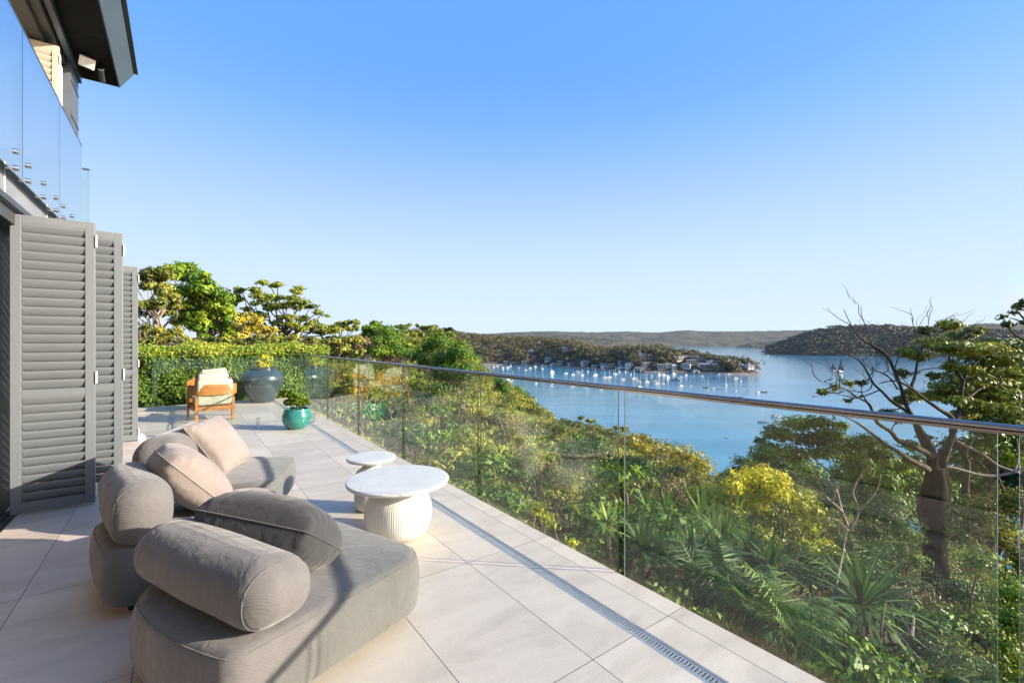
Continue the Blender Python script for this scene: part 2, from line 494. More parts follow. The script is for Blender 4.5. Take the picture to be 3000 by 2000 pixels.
# ---- drain
dr = empty("floor_drain", (0, 0, 0), TH, "long stainless linear drain with slotted grate running along the terrace beside the glass", "drain")
mb = MB()
for x0, x1 in ((D0 + .001, D0 + .012), (D1 - .012, D1 - .001)):
    mb.box(x0, x1, A0 + .01, A1 - .01, -0.059, -0.001)
mb.build("drain_frame", M_GRATE, dr)
mb = MB()
mb.box(D0 + .0125, D0 + .026, A0 + .02, A1 - .02, -0.012, -0.003)
mb.box(D1 - .026, D1 - .0125, A0 + .02, A1 - .02, -0.012, -0.003)
y = A0 + 0.03
while y < A1 - 0.05:
    mb.box(D0 + .0262, D1 - .0262, y, y + 0.0105, -0.011, -0.003)
    y += 0.0185
mb.build("grate", M_GRATE, dr)

# ---- glass balustrade along the outer edge
def pane(name, p0, p1, a0, a1, z0, z1, parent, gm=None, pale=False):
    mb = MB(); mb.box(p0, p1, a0, a1, z0, z1)
    # end faces show the green edge; near panes have caught light put into colour
    mb.m = [0] * 6
    along_a = (a1 - a0) > (p1 - p0)
    if along_a: mb.m[2] = 2 if pale and a0 < 1 else 1; mb.m[3] = 2 if pale else 1
    else: mb.m[4] = 1; mb.m[5] = 1
    mb.m[1] = 1
    return mb.build(name, [gm or M_GLASS, M_EDGE, M_EDGEL], parent)
bal = empty("glass_balustrade", (0, 0, 0), TH, "long frameless glass balustrade with round steel handrail along the terrace edge above the bay", "balustrade")
PG = 2.325
seams = [-1.45, 0.262, 1.982, 3.73, 5.575, 7.41, 9.34, 11.29]
for i in range(7):
    pane("glass_panel", PG, PG + .012, seams[i] + .026, seams[i + 1] - .026, -0.22, 1.175, bal, None, i <= 1)
mb = MB()
mb.tube([(PG + .006, -1.5, 1.2), (PG + .006, 11.32, 1.2)], 0.0118, 14)
mb.build("handrail", M_RAIL, bal, smooth='auto')
mb = MB(); mb.box(PG - .005, PG + .017, -1.45, 11.3, 1.178, 1.1885)
mb.build("rail_channel", M_RAIL, bal)
for i in range(8):                                              # standoff fixings under the floor edge
    for da in (0.35, 1.4):
        if i < 7:
            mb = MB(); mb.tube([(PE + .0005, seams[i] + da, -0.12), (PG + .03, seams[i] + da, -0.12)], 0.025, 12)
            mb.build("standoff", M_STEEL, bal, smooth='auto')

# ---- glass fence across the terrace on spigots
fen = empty("glass_fence", (0, 0, 0), TH, "clear glass fence on short steel spigots crossing the terrace in front of the timber armchairs", "fence")
AF = 9.02
for p0, p1 in ((-0.42, 0.60), (0.64, 2.27)):
    pane("glass_panel", p0, p1, AF - .006, AF + .006, 0.06, 1.215, fen)
for p in (-0.15, 0.35, 1.10, 2.03):
    mb = MB()
    mb.box(p - .025, p + .025, AF - .026, AF - .0065, 0.012, 0.17)
    mb.box(p - .025, p + .025, AF + .0065, AF + .026, 0.012, 0.17)
    mb.box(p - .026, p + .026, AF - .027, AF + .027, 0.010, 0.058)
    mb.tube([(p, AF, 0.0005), (p, AF, 0.012)], 0.055, 20)
    mb.build("spigot", M_STEEL, fen, bevel=0.002)

# ================================================================ the house
house = empty("house", (0, 0, 0), TH, "dark grey modern house with an open lower room, balcony slab and overhanging roof", "house")
FP = -1.14
def hb(name, m, *boxes, bevel=0.0):
    mb = MB()
    for b_ in boxes: mb.box(*b_)
    return mb.build(name, m, house, bevel=bevel)
hb("facade_wall", M_CHAR, (-1.42, -1.25, 6.25, 13.2, -0.01, 2.615))
hb("room_wall", simple("room_paint", (.66, .61, .54), .7), (-6.9, -6.7, -4, 13.2, -0.01, 2.6), (-6.69, -1.43, 6.3, 6.5, -0.01, 2.6), (-6.69, -1.26, -4.2, -4.0, -0.01, 2.6))
hb("door_track", M_CHAR, (-1.255, -1.215, A0, 5.9, -0.05, -0.004), (-1.205, -1.146, A0, 5.9, -0.05, -0.006))
hb("door_jamb", M_DARKIN, (-1.38, -1.26, 5.72, 6.24, -0.01, 2.6))
hb("door_panel", M_DARKIN, (-1.46, -1.30, 5.30, 5.715, -0.008, 2.497))
hb("ceiling", simple("room_ceiling", (0.7, 0.66, 0.6), 0.7), (-6.69, -1.46, -4, 6.28, 2.603, 2.613))
hb("head_beam", M_CHAR, (-1.45, -1.145, -4, 8.3, 2.50, 2.612), (-1.36, -1.30, -4, 6.2, 2.44, 2.499))
hb("balcony_slab", M_SLAB, (-3.2, -1.118, -4, 8.42, 2.616, 3.03))
hb("slab_trim", M_CHAR, (-1.117, -1.105, -4, 8.42, 2.616, 2.665))
for k in range(3, 9):
    a_ = -3.0 + k * 1.4 - .16
    hb("slab_joint", M_WHITEP, (-1.1172, -1.112, a_, a_ + .012, 2.668, 3.03))
# upper storey
hb("upper_wall", simple("blue_grey_cladding", (.075, .09, .115), .5, 0, .12), (-1.75, -1.27, 9.02, 9.62, 3.035, 5.595))
for z in (4.15, 4.75, 5.25): hb("cladding_joint", M_CHAR, (-1.2695, -1.262, 9.025, 9.615, z, z + .022))
hb("upper_room_wall", simple("upper_room_paint", (0.78, 0.74, 0.66), 0.7), (-4.2, -4.0, -4, 9.6, 3.035, 5.4), (-3.99, -1.76, 9.3, 9.5, 3.035, 5.4))
hb("balcony_floor", simple("balcony_tile", (0.6, 0.55, 0.48), 0.6), (-3.99, -1.125, -4, 8.41, 3.034, 3.05))
hb("upper_ceiling", M_CEIL, (-3.99, -1.62, -4, 9.29, 5.405, 5.45))
hb("window_head", M_CHAR, (-1.60, -1.42, -4, 9.015, 5.36, 5.55), (-1.415, -1.32, -4, 9.015, 5.42, 5.59))
hb("eave_beam", M_FASC, (-1.30, -1.235, -4, 9.66, 5.50, 5.62))
roof = hb("roof", M_CHAR, (-4.4, -0.78, -4, 9.68, 5.88, 6.02))
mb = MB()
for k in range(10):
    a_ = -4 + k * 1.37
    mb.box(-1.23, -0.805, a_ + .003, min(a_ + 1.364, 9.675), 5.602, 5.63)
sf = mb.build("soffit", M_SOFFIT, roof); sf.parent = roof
mb = MB()
for k in range(5):
    a0_, a1_ = -4 + k * 2.74, min(-4 + (k + 1) * 2.74 - .008, 9.68)
    vs = [(-.80, 5.595), (-.785, 5.60), (-.615, 5.86), (-.63, 5.885)]
    V_ = [(p, a, z) for a in (a0_, a1_) for (p, z) in vs]
    mb.add(V_, [(0, 1, 5, 4), (1, 2, 6, 5), (2, 3, 7, 6), (3, 0, 4, 7), (3, 2, 1, 0), (4, 5, 6, 7)])
mb.build("fascia", M_FASC, roof)
mb = MB(); mb.box(-.64, -.56, -4, 9.70, 5.888, 5.93); mb.build("roof_edge", M_FASC, roof)
mb = MB()
mb.add([(-1.30, 9.66, 5.60), (-.80, 9.66, 5.60), (-.63, 9.66, 5.88), (-1.3, 9.66, 5.88), (-1.30, 9.679, 5.60), (-.80, 9.679, 5.60), (-.63, 9.679, 5.88), (-1.3, 9.679, 5.88)],
       [(0, 1, 2, 3), (7, 6, 5, 4), (0, 4, 5, 1), (1, 5, 6, 2), (2, 6, 7, 3), (3, 7, 4, 0)])
mb.build("roof_end", M_CHAR, roof)

# upstairs curtain, folded
cur = MB()
pts = []
for i in range(41):
    pts.append((-1.36 + 0.035 * math.sin(i * 1.55), 8.36 + i * 0.014))
vs = [(p, a, z) for z in (3.05, 5.34) for (p, a) in pts]
cur.add(vs, [(i, i + 1, 42 + i, 41 + i) for i in range(40)])
c = cur.build("curtain", M_CURT, None, smooth=True)
c.rotation_euler.z = TH
s_ = c.modifiers.new("thick", 'SOLIDIFY'); s_.thickness = 0.006
tag(c, "white curtain gathered at the end of the upstairs opening", "curtain")

# ---- louvred shutters
def shutter(p0, p1, a, z0, z1, label, mid=1.05, hinges=True, low=True):
    t = empty("louvred_shutter", P(p0, a, 0), TH, label, "shutter", "grey louvred shutters folded open along the house")
    w = p1 - p0; th = 0.045; st = 0.068
    mb = MB()
    mb.box(0, st, -th / 2, th / 2, z0, z1)
    mb.box(w - st, w, -th / 2, th / 2, z0, z1)
    mb.box(st + .0005, w - st - .0005, -th / 2 + .002, th / 2 - .002, z1 - .07, z1)
    mb.box(st + .0005, w - st - .0005, -th / 2 + .002, th / 2 - .002, z0, z0 + .09)
    mb.box(st + .0005, w - st - .0005, -th / 2 + .002, th / 2 - .002, mid - .03, mid + .03)
    mb.build("frame", M_SHUT, t, bevel=0.003)
    def blades(za, zb, name):
        n = max(1, round((zb - za) / 0.079)); dz = (zb - za) / n
        mb = MB()
        for i in range(n):
            zc = za + (i + .5) * dz
            prof = []
            for k in range(12):
                an = 2 * math.pi * k / 12
                x_, y_ = 0.0445 * math.cos(an), 0.0085 * math.sin(an)
                ca, sa = math.cos(math.radians(66)), math.sin(math.radians(66))
                prof.append((x_ * ca - y_ * sa, x_ * sa + y_ * ca))
            vs = [(x, -yy, zc + zz) for x in (st + .004, w - st - .004) for (yy, zz) in prof]
            fs = [(k, (k + 1) % 12, 12 + (k + 1) % 12, 12 + k) for k in range(12)] + [tuple(range(12))[::-1], tuple(range(12, 24))]
            mb.add(vs, fs)
        mb.build(name, M_SHUT, t, smooth='auto')
    blades(mid + .03, z1 - .07, "upper_louvres")
    blades(z0 + .09, mid - .03, "lower_louvres")
    if hinges:
        for z in (z1 - .17, mid + .12, z0 + .12):
            mb = MB()
            mb.box(w + .0005, w + .012, -th / 2 - .006, th / 2 - .004, z - .05, z + .05)
            mb.tube([(w + .009, -th / 2 - .008, z - .055), (w + .009, -th / 2 - .008, z + .055)], .007, 8)
            mb.build("hinge", M_WHITEP, t)
    return t
shutter(-1.176, -.635, 5.69, .018, 2.594, "nearest grey louvred shutter, its foot crossed by the sofa's black shadow")
shutter(-1.03, -.47, 6.08, .018, 2.594, "middle grey louvred shutter, half hidden behind the nearest one")
shutter(-1.06, -.515, 8.88, .018, 2.62, "farthest grey louvred shutter, beside the glass fence and the green trees")
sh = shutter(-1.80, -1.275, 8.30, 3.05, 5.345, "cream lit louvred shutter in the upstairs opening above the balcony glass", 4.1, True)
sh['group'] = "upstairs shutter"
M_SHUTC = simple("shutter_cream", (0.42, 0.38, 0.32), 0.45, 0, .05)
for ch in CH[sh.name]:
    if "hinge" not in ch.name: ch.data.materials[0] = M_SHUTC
mb = MB(); mb.box(-.05, .0, -.03, .03, .0, .1); mb.box(.003, .03, -.02, .02, .0, .07)
g = mb.build("floor_latch", M_WHITEP); g.location = P(-.46, 8.9, 0.001); g.rotation_euler.z = TH
tag(g, "small white gate latch block on the floor at the foot of the farthest shutter", "latch")

# ---- balcony balustrade
bb = empty("balcony_balustrade", (0, 0, 0), TH, "sky reflecting glass balustrade fixed to the balcony edge with steel buttons", "balustrade")
PB = -1.06
bs = [-3.05, -1.64, -.23, 1.18, 2.59, 4.0, 5.41, 6.84, 8.19]
bs = [-1.65, -.24, 1.17, 2.58, 3.99, 5.40, 6.84, 8.20]
for i in range(7):
    pane("glass_panel", PB, PB + .012, bs[i] + .006, bs[i + 1] - .006, 2.83, 4.07, bb, M_GLASSB)
pane("glass_panel", -2.2, -1.085, 9.10, 9.112, 3.05, 4.02, bb)
mb = MB(); mb.box(-2.2, -1.08, 9.095, 9.117, 4.022, 4.04); mb.build("top_clip", M_CHAR, bb)
mb = MB(); mb.box(PB - .002, PB + .014, -1.65, 8.2, 4.072, 4.085); mb.build("top_rail", M_CHAR, bb)
for i in range(7):
    for a_ in (bs[i] + .18, (bs[i] + bs[i + 1]) / 2, bs[i + 1] - .18):
        for z in (2.87, 3.0):
            mb = MB()
            mb.tube([(-1.1115, a_, z), (PB + .012, a_, z), (PB + .0121, a_, z), (PB + .03, a_, z)], [.016, .016, .022, .022], 12)
            mb.build("standoff", M_STEEL, bb, smooth='auto')

# ---- floodlight and camera on the soffit
fld = empty("floodlight", P(-1.08, 8.87, 5.60), TH, "square white floodlight fixed under the dark roof overhang", "floodlight")
mb = MB(); mb.box(-.025, .025, -.025, .025, -.03, -.0005); mb.build("bracket", M_CHAR, fld)
mb = MB()
Mx = Matrix.Translation((0, 0, -.10)) @ Matrix.Rotation(math.radians(38), 4, 'X') @ Matrix.Rotation(math.radians(12), 4, 'Y')
mb.box(-.085, .085, -.02, .02, -.07, .07, 0, Mx); mb.build("housing", M_WHITEP, fld, bevel=.004)
mb = MB(); mb.box(-.07, .07, -.024, -.0205, -.055, .055, 0, Mx); mb.build("lens", simple("frosted_lens", (.75, .78, .8), .2), fld)
sc_ = empty("security_camera", P(-.95, 9.12, 5.60), TH, "small black and silver security camera hanging under the roof corner", "camera")
mb = MB(); mb.tube([(0, 0, -.0005), (0, 0, -.02)], .045, 16); mb.tube([(0, 0, -.02), (0, 0, -.09)], .018, 10); mb.build("mount", M_BLACK, sc_)
Mx = Matrix.Translation((0, -.02, -.13)) @ Matrix.Rotation(math.radians(-28), 4, 'X')
mb = MB(); mb.tube([Mx @ Vector((0, .1, 0)), Mx @ Vector((0, -.1, 0))], .036, 16); mb.build("camera_body", M_CHAR, sc_, smooth='auto')
mb = MB(); mb.tube([Mx @ Vector((0, -.1005, 0)), Mx @ Vector((0, -.125, 0))], .04, 16); mb.build("visor", M_STEEL, sc_, smooth='auto')
# ================================================================ furniture
def outline(hx, hy, rad, t, n=9, side=8):
    """rounded rectangle inset by t; rad = corner radii at (+,+), (-,+), (-,-), (+,-)"""
    pts = []
    cs = [(1, 1, 0), (-1, 1, 90), (-1, -1, 180), (1, -1, 270)]
    for i, (sx, sy, a0) in enumerate(cs):
        r = max(rad[i] - t, 0.012)
        cx, cy = sx * (hx - t - r), sy * (hy - t - r)
        for k in range(n):
            an = math.radians(a0 + 90 * k / (n - 1))
            pts.append((cx + r * math.cos(an), cy + r * math.sin(an)))
        j = (i + 1) % 4
        r2 = max(rad[j] - t, 0.012)
        nx, ny = cs[j][0] * (hx - t - r2), cs[j][1] * (hy - t - r2)
        a2 = math.radians(cs[j][2])
        q = (nx + r2 * math.cos(a2), ny + r2 * math.sin(a2))
        for k in range(1, side):
            f = k / side
            pts.append((pts[-1][0] * 0 + (cx + r * math.cos(math.radians(a0 + 90))) * (1 - f) + q[0] * f,
                        (cy + r * math.sin(math.radians(a0 + 90))) * (1 - f) + q[1] * f))
    return pts

def soft_box(hx, hy, rad, z0, z1, rb, rt, crown=0.02, bulge=0.012, wr=0.004, seed=0.0, M=None, rear=0.0):
    """upholstered block: rounded plan, rounded edges, slightly swollen sides and top"""
    mb = MB()
    rings = []
    hmin = min(hx, hy)
    crown = crown * min(1.0, max(0.0, hmin - rt) / .22)
    for f in (1.0, .75, .5, .25):
        rings.append((rb + (hmin - .02 - rb) * f if f else rb, z0))
    for k in range(6):
        an = math.pi / 2 * k / 5
        rings.append((rb * (1 - math.sin(an)), z0 + rb * (1 - math.cos(an))))
    for k in range(1, 6):
        rings.append((0.0, z0 + rb + (z1 - rt - z0 - rb) * k / 6))
    for k in range(8):
        an = math.pi / 2 * k / 7
        rings.append((rt * (1 - math.cos(an)), z1 - rt + rt * math.sin(an)))
    for k in range(1, 11):
        f = k / 10
        rings.append((rt + (hmin - .015 - rt) * f, z1 + min(crown, 9) * (1 - (1 - f) ** 2)))
    allv, n = [], 0
    for (t, z) in rings:
        o_ = outline(hx, hy, rad, t)
        n = len(o_)
        h = min(max((z - z0) / (z1 - z0), 0), 1)
        for (x, y) in o_:
            L = math.hypot(x, y) + 1e-6
            if rear and x < 0: x = x - rear * (-x / hx) * max(0.0, 1 - (y / hy) ** 2)
            e = 1 + bulge * math.sin(math.pi * h) / L * (1 if t < rt else max(0, 1 - (t - rt) / .1))
            q = Vector((x * e, y * e, z))
            w = noise.noise(Vector((x * 3.2 + seed, y * 3.2, z * 3.2))) + .5 * noise.noise(Vector((x * 8 + seed, y * 8, z * 8)))
            dirv = Vector((x / L, y / L, 0)) if 0 < h < .97 else Vector((0, 0, 1))
            allv.append(q + dirv * (w * wr))
    if M is not None: allv = [M @ q for q in allv]
    fs = [(i * n + k, i * n + (k + 1) % n, (i + 1) * n + (k + 1) % n, (i + 1) * n + k) for i in range(len(rings) - 1) for k in range(n)]
    fs.append(tuple(range(n))[::-1]); fs.append(tuple((len(rings) - 1) * n + k for k in range(n)))
    mb.add(allv, fs)
    return mb

def closed_tube(mb, pts, r, seg=6):
    pts = [Vector(q) for q in pts]; n = len(pts)
    vs = []
    for i in range(n):
        t = (pts[(i + 1) % n] - pts[i - 1]).normalized()
        up = Vector((0, 0, 1)) if abs(t.z) < .9 else Vector((1, 0, 0))
        s = t.cross(up).normalized(); b = t.cross(s)
        for k in range(seg):
            an = 2 * math.pi * k / seg
            vs.append(pts[i] + s * r * math.cos(an) + b * r * math.sin(an))
    fs = [(i * seg + k, i * seg + (k + 1) % seg, ((i + 1) % n) * seg + (k + 1) % seg, ((i + 1) % n) * seg + k) for i in range(n) for k in range(seg)]
    mb.add(vs, fs)

from mathutils.bvhtree import BVHTree
def surf(mb):
    return BVHTree.FromPolygons([Vector(q) for q in mb.v], mb.f)
def shot(bv, c, d, far=2.0):
    h = bv.ray_cast(c + d * far, -d)
    return h[0] if h[0] is not None else None

def sofa(label, origin, deg, length, depth, bolster=(0.0, .36), bh=.70, rad=(.2, .2, .2, .2), seed=0.0, bv=(.0, .0), brad=.13, rear=.05, brot=0.0):
    """seat module: local x forward, local y across; backrest roll along the rear"""
    t = empty("sofa_module", (origin[0], origin[1], 0), math.radians(deg), label, "sofa", "grey outdoor sofa modules")
    hx, hy = length / 2, depth / 2
    Mx = Matrix.Translation((hx, hy, 0))
    sm = soft_box(hx, hy, rad, .05, .36, .05, .045, .018, .022, .004, seed, Mx, rear)
    s = sm.build("seat", M_FAB, t, smooth=True)
    bv_ = surf(sm); mb = MB(); loop = []
    for k in range(140):
        an = 2 * math.pi * k / 140
        q = shot(bv_, Vector((hx, hy, .338)), Vector((math.cos(an), math.sin(an), 0)))
        if q is not None: loop.append(q)
    closed_tube(mb, loop, .003)
    mb.build("piping", M_FAB, s, smooth=True)
    b0, b1 = bolster
    bx, by = (b1 - b0) / 2, (depth - bv[0] - bv[1]) / 2
    zc = .366
    Mb = Matrix.Translation((b0, bv[0], 0)) @ Matrix.Rotation(math.radians(brot), 4, 'Z') @ Matrix.Translation((bx, by, 0))
    bm_ = soft_box(bx, by, (brad,) * 4, zc, bh, min(.11, bx * .62), min(.15, bx * .85), .012, .02, .006, seed + 5, Mb)
    b = bm_.build("backrest", M_FAB, t, smooth=True)
    bv_ = surf(bm_)
    for sy in (-1, 1):
        mb = MB(); loop = []
        c_ = Mb @ Vector((0, sy * (by - .055), (zc + bh) / 2))
        for k in range(72):
            an = 2 * math.pi * k / 72
            q = shot(bv_, c_, Mb.to_3x3() @ Vector((math.cos(an), 0, math.sin(an))))
            if q is not None: loop.append(q)
        closed_tube(mb, loop, .003)
        mb.build("piping", M_FAB, b, smooth=True)
    for (x, y) in ((.12, .12), (length - .12, .12), (.12, depth - .12), (length - .12, depth - .12)):
        mb = MB(); mb.tube([(x, y, .0), (x, y, .055)], [.026, .03], 14)
        mb.build("foot", M_BLACK, t, smooth='auto')
    return t

HA, HB, HC = 56.8, 47.0, 15.0
sofa("nearest grey sofa module, its long backrest roll turned to the camera under a dark pillow", (-1.012, 1.645), HA, 1.02, .97, (.05, .345), .625, (.22, .27, .06, .18), 1.0, (-.02, .01), .12, .075, 4.0)
sofa("middle grey sofa module with rounded backrest, between the shutters and the nearest sofa", (-2.13, 2.40), HB, 1.02, .80, (.025, .29), .715, (.24, .2, .12, .17), 9.0, (.01, .05), .12, .015, 0.0)
sofa("farthest grey sofa module, pink lit square pillow on it, facing the small white table", (-2.93, 3.43), HC, 1.02, .98, (.02, .38), .75, (.14, .2, .2, .16), 17.0, (.02, .02))

def pillow(name, label, w, h, T, m, loc, X, Y, seed, pinch=.10, rnd=2.6, soft=.2):
    """plump cushion: X, Y are its edge directions in the world"""
    X = Vector(X).normalized(); Y = Vector(Y); Y = (Y - X * Y.dot(X)).normalized(); Z = X.cross(Y)
    n = 34
    mb = MB(); vs = []
    for side in (1, -1):
        for j in range(n + 1):
            for i in range(n + 1):
                u, v = -1 + 2 * i / n, -1 + 2 * j / n
                u = math.sin(u * math.pi / 2) * .55 + u * .45; v = math.sin(v * math.pi / 2) * .55 + v * .45
                us, vs_ = u * math.sqrt(1 - soft * v * v / 2), v * math.sqrt(1 - soft * u * u / 2)
                x = us * w / 2 * (1 - pinch * (1 - v * v) * 0 - pinch * abs(u) ** 3 * (1 - abs(v) ** 2))
                y = vs_ * h / 2 * (1 - pinch * abs(v) ** 3 * (1 - abs(u) ** 2))
                e = max(0, (1 - abs(u) ** rnd)) * max(0, (1 - abs(v) ** rnd))
                z = T / 2 * e ** .36
                edge = 1 - e
                wz = noise.noise(Vector((x * 7 + seed, y * 7, seed))) * .012 * e ** .3
                # gathered folds running in from the edges
                fold = math.sin((u if abs(v) > abs(u) else v) * 26 + seed + noise.noise(Vector((u * 3, v * 3, seed))) * 4) * .007 * max(0, edge - .35) * (e > .001)
                vs.append(Vector((x, y, side * (z + wz + fold))))
    q = Vector(loc)
    vs = [q + X * p.x + Y * p.y + Z * p.z for p in vs]
    k = n + 1; fs = []
    for j in range(n):
        for i in range(n):
            fs.append((j * k + i, j * k + i + 1, (j + 1) * k + i + 1, (j + 1) * k + i))
            b = k * k
            fs.append((b + j * k + i, b + (j + 1) * k + i, b + (j + 1) * k + i + 1, b + j * k + i + 1))
    mb.add(vs, fs)
    o = mb.build(name, m, None, smooth=True)
    loop = [vs[i] for i in range(k)] + [vs[j * k + n] for j in range(1, k)] + [vs[n * k + i] for i in range(n - 1, -1, -1)] + [vs[j * k] for j in range(n - 1, 0, -1)]
    m2 = MB(); closed_tube(m2, loop, .0045)
    s = m2.build("piping", m, o, smooth=True)
    return tag(o, label, "pillow")

def loc_of(origin, deg, u, v, z):
    a = math.radians(deg)
    return Vector((origin[0] + u * math.cos(a) - v * math.sin(a), origin[1] + u * math.sin(a) + v * math.cos(a), z))
# dark lumbar pillow on the near module
OA, OB, OC = (-1.012, 1.645), (-2.13, 2.40), (-2.93, 3.43)
e0, e1 = loc_of(OA, HA, .54, .26, .515), loc_of(OA, HA, .34, .83, .56)
X = (e0 - e1)
Yv = loc_of(OA, HA, -.46, .0, .34) - loc_of(OA, HA, 0, 0, 0)
pillow("lumbar_pillow", "dark taupe lumbar pillow leaning across the nearest sofa's backrest roll", .72, .40, .35, M_FABD, (e0 + e1) / 2, X, Yv, 3.0, .05, 2.4, .42)
c0 = loc_of(OB, HB, .45, .42, .595)
pillow("round_pillow", "plump pale pillow seen edge on, leaning on the middle sofa's backrest", .56, .54, .30, M_FABL, c0, loc_of(OB, HB, 0, 1, 0) - loc_of(OB, HB, 0, 0, 0),
       loc_of(OB, HB, -.62, 0, .70) - loc_of(OB, HB, 0, 0, 0), 11.0, .03, 2.2, .6)
c0 = loc_of(OC, HC, .47, .52, .585)
pillow("square_pillow", "pinkish square pillow leaning on the farthest sofa's backrest", .56, .54, .22, M_FABL, c0, loc_of(OC, HC, .12, 1, 0.03) - loc_of(OC, HC, 0, 0, 0),
       loc_of(OC, HC, -.45, .0, .62) - loc_of(OC, HC, 0, 0, 0), 23.0, .1, 2.6)

# ---- coffee tables
def ribs(nrib, amp):
    def f(an, z, r):
        return 1 + amp * (math.cos(an * nrib) * .7 + .5 * noise.noise(Vector((math.cos(an) * 14, math.sin(an) * 14, z * 1.5))))
    return f
def coffee_table(label, x, y, top_r, top_z, prof, nrib, under):
    t = empty("coffee_table", (x, y, 0), 0, label, "coffee table", "white plaster coffee tables")
    mb = MB(); mb.lathe(prof, nrib * 6, 0, ribs(nrib, .004)); mb.build("base", M_TABLE, t, smooth=True)
    mb = MB(); r = top_r
    mb.lathe(under + [(r - .02, top_z - .030), (r - .006, top_z - .026), (r, top_z - .016), (r - .001, top_z - .008), (r - .008, top_z - .001), (r - .02, top_z), (r * .5, top_z), (.01, top_z)], 96)
    mb.build("table_top", M_TABLE, t, smooth='auto')
    return t
coffee_table("larger round white coffee table on a squat ribbed base, nearest the drain", -.886, 3.55, .39, .437,
             [(.165, .0005), (.195, .012), (.226, .05), (.247, .10), (.256, .155), (.255, .20), (.249, .245), (.232, .285), (.20, .318), (.16, .340), (.125, .352), (.108, .362), (.104, .372)], 96,
             [(.104, .3725), (.112, .381), (.15, .392), (.22, .402), (.30, .406)])
coffee_table("smaller round white coffee table behind the larger one, on a slim ribbed base", -1.267, 4.10, .214, .467,
             [(.115, .0005), (.132, .012), (.142, .04), (.146, .10), (.147, .26), (.140, .315), (.12, .345), (.09, .365), (.075, .38), (.072, .392)], 60,
             [(.072, .3925), (.08, .402), (.12, .418), (.165, .432)])

# ---- planters
urn = empty("urn", (-6.19, 11.3, 0), 0, "tall round blue grey glazed urn standing before the hedge", "urn")
mb = MB()
mb.lathe([(.225, .0005), (.245, .01), (.30, .10), (.365, .22), (.43, .36), (.468, .48), (.478, .56), (.468, .63), (.435, .70), (.37, .765), (.315, .795), (.292, .808), (.296, .822), (.318, .835), (.322, .846), (.310, .852), (.285, .85), (.278, .83), (.28, .79), (.26, .78), (.01, .78)], 72)
ub = mb.build("jar", M_URN, urn, smooth=True)
cl = [((.0, .0, .92), (.24, .24, .14)), ((.12, .05, 1.02), (.14, .14, .16)), ((-.12, .02, .98), (.14, .12, .13)), ((.02, 0, 1.1), (.1, .1, .12))]
pl = empty("potted_shrub", (-6.19, 11.3, 0), 0, "yellow leaved shrub growing out of the blue grey urn", "plant")
crown("foliage", cl, 420, .06, .4, L_YEL, pl, .55, .2)
mb = MB()
for k in range(7): limb(mb, (R.normal() * .05, R.normal() * .05, .785), (R.normal() * .12, R.normal() * .12, 1.02), .008, .004)
mb.build("stem", M_BARKB, pl)

pot = empty("pot", (-3.715, 7.86, 0), 0, "round teal glazed pot on the tiles in front of the glass fence", "pot")
mb = MB()
mb.lathe([(.115, .0005), (.125, .006), (.165, .035), (.205, .085), (.230, .15), (.236, .20), (.228, .255), (.208, .30), (.199, .325), (.201, .342), (.196, .348), (.186, .345), (.184, .31), (.17, .30), (.01, .30)], 64)
mb.build("bowl", M_TEAL, pot, smooth=True)
sp = empty("potted_succulent", (-3.715, 7.86, 0), 0, "low leafy green plant filling the teal pot", "plant")
Pn, Nn, Tn = [], [], []
for k in range(110):
    a_, rr_ = R.rand() * 6.28, .19 * math.sqrt(R.rand())
    cz = .385 + .15 * (1 - (rr_ / .19) ** 2) + R.rand() * .03
    for j in range(13):
        b_ = j * 2.4 + R.rand(); tl = .25 + .09 * j
        d = np.array([math.cos(b_), math.sin(b_), tl * 1.1])
        Pn.append(np.array([math.cos(a_) * rr_, math.sin(a_) * rr_, cz]) + d * .022); Nn.append(np.array([-d[0] * tl, -d[1] * tl, 1.0])); Tn.append(.35 + .35 * j / 13 + R.normal() * .12)
Pn, Nn, Tn = np.array(Pn), np.array(Nn), np.array(Tn)
card_mesh("foliage", Pn, Nn, .062 + .03 * R.rand(len(Pn)), .62, Tn, leaf_mat("succulent_leaf", (.05, .12, .02), (.16, .27, .03), (.42, .48, .08), .2, .35), sp)
mb = MB()
for k in range(12):
    a_ = k * .52; limb(mb, (.03 * math.cos(a_), .03 * math.sin(a_), .301), (.12 * math.cos(a_), .12 * math.sin(a_), .41), .007, .005)
mb.build("stem", M_BARKB, sp)

